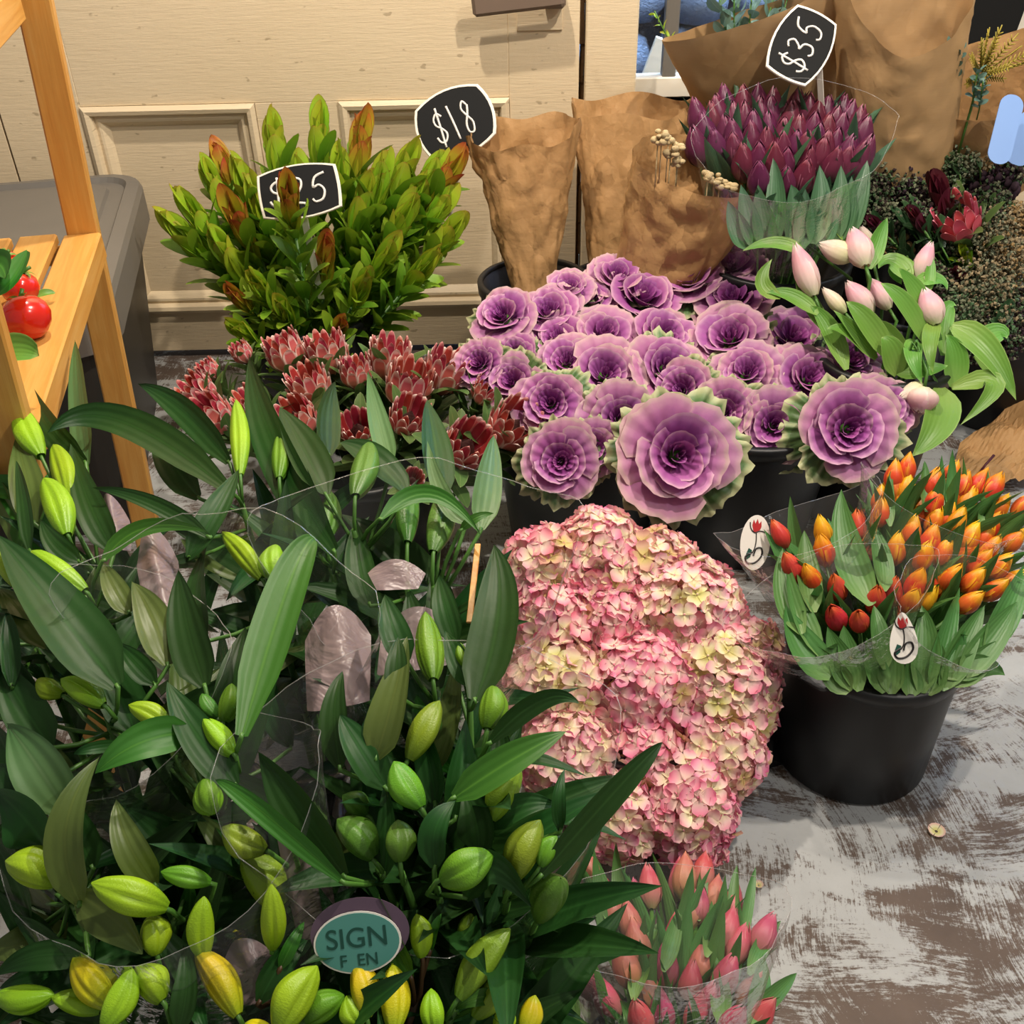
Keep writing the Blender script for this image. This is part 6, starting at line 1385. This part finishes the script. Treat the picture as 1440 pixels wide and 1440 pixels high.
lsD, fD, iD = sleeve(235, 1170, .66, LBK[3], .2, .06, .15, .05, .10, 'clear lily sleeve folded open over a dark gap', LG, 14, .10, roll(-12)[0], prints=((.02, .16, .2, .62, 2),), corner=.12)
lsE, fE, iE = sleeve(90, 960, .70, LBK[0], .2, .06, .16, .05, .11, 'clear lily sleeve below the plant stand', LG, 15, .10, roll(-10)[0], prints=((.1, .3, .3, .6, 3),), corner=.10)
def band(parent, inv, cs, f, bulge=.012):
    P = [pl(x, y, f) for x, y in cs]
    def fn(u, v):
        a = P[0].lerp(P[1], u); b = P[3].lerp(P[2], u)
        v = v * (1 - .3 * (2 * u - 1) ** 2)
        return b.lerp(a, v) + CB * bulge * (math.sin(PI * u) + .25 * math.sin(9 * u + 4 * v)) + CU * .008 * math.sin(PI * u) * v
    link('printed_band', MB().grid(fn, 14, 10).mesh('printed_band', 'sleeve_print'), parent, inv)
band(lsA, iA, [(374, 1096), (440, 1104), (478, 1310), (418, 1316)], -.012)
band(lsB, iB, [(512, 796), (603, 798), (588, 828), (530, 830)], .0, .004)
band(lsB, iB, [(428, 862), (522, 858), (520, 985), (432, 1000)], -.05)
band(lsB, iB, [(540, 862), (640, 862), (650, 930), (530, 950)], -.04)
band(lsC, iC, [(184, 758), (246, 745), (260, 905), (215, 900)], -.03)
band(lsC, iC, [(140, 695), (180, 715), (185, 775), (145, 765)], -.03)
band(lsD, iD, [(312, 1320), (385, 1325), (405, 1405), (330, 1405)], -.02)
# round teal label with its lettering on the front of the sleeve
lc = pl(503, 1325, .040); r_, u_ = roll(6)
mT = iA @ T(lc) @ Matrix((r_, u_, r_.cross(u_))).transposed().to_4x4()
def disc(rx, ry, z, n=40): return [(rx * math.cos(2 * PI * i / n), ry * math.sin(2 * PI * i / n)) for i in range(n)], z
q = mpx(1, lc)
lab = link('label', loft(MB(), [disc(62 * q, 44 * q, 0), disc(62 * q, 44 * q, .0006)], cap0=True).mesh('label_border', 'label_paper', False), lsA, mT)
link('label_field', loft(MB(), [disc(59 * q, 41.5 * q, .0006), disc(59 * q, 41.5 * q, .0010)]).mesh('label_field', 'teal_print', False), lab)
dome = loft(MB(), [disc(70 * q, 50 * q, -.0016), disc(70 * q, 50 * q, -.001)], cap0=True)
link('label_dome', dome.mesh('label_dome', 'mauve_print', False), lab, T(4 * q, 12 * q, 0))
for txt, x, y, sz in (('SIGN', 0, 2, 40), ('F  EN', 0, -24, 24)):
    cu = bpy.data.curves.new('lettering', 'FONT'); cu.body = txt; cu.size = sz * q; cu.align_x = 'CENTER'; cu.extrude = .0002
    cu.materials.append(M['ink_green']); tmp = link('lettering_curve', cu)
    me = bpy.data.meshes.new_from_object(tmp.evaluated_get(bpy.context.evaluated_depsgraph_get())); bpy.data.objects.remove(tmp)
    link('lettering', me, lab, T(x * q, y * q - 8 * q, .0013))
# wooden-looking pale stick in the rear sleeve
a, b = pl(672, 765, .0), pl(660, 876, -.01)
o = link('flat_stick', MB().box((.006, .0025, (b - a).length), mat=T((a + b) / 2) @ align(b - a), bev=.0006).mesh('flat_stick', 'pine', False)); tag(o, 'flat pale wooden stick standing inside the rear lily sleeve', 'stick')
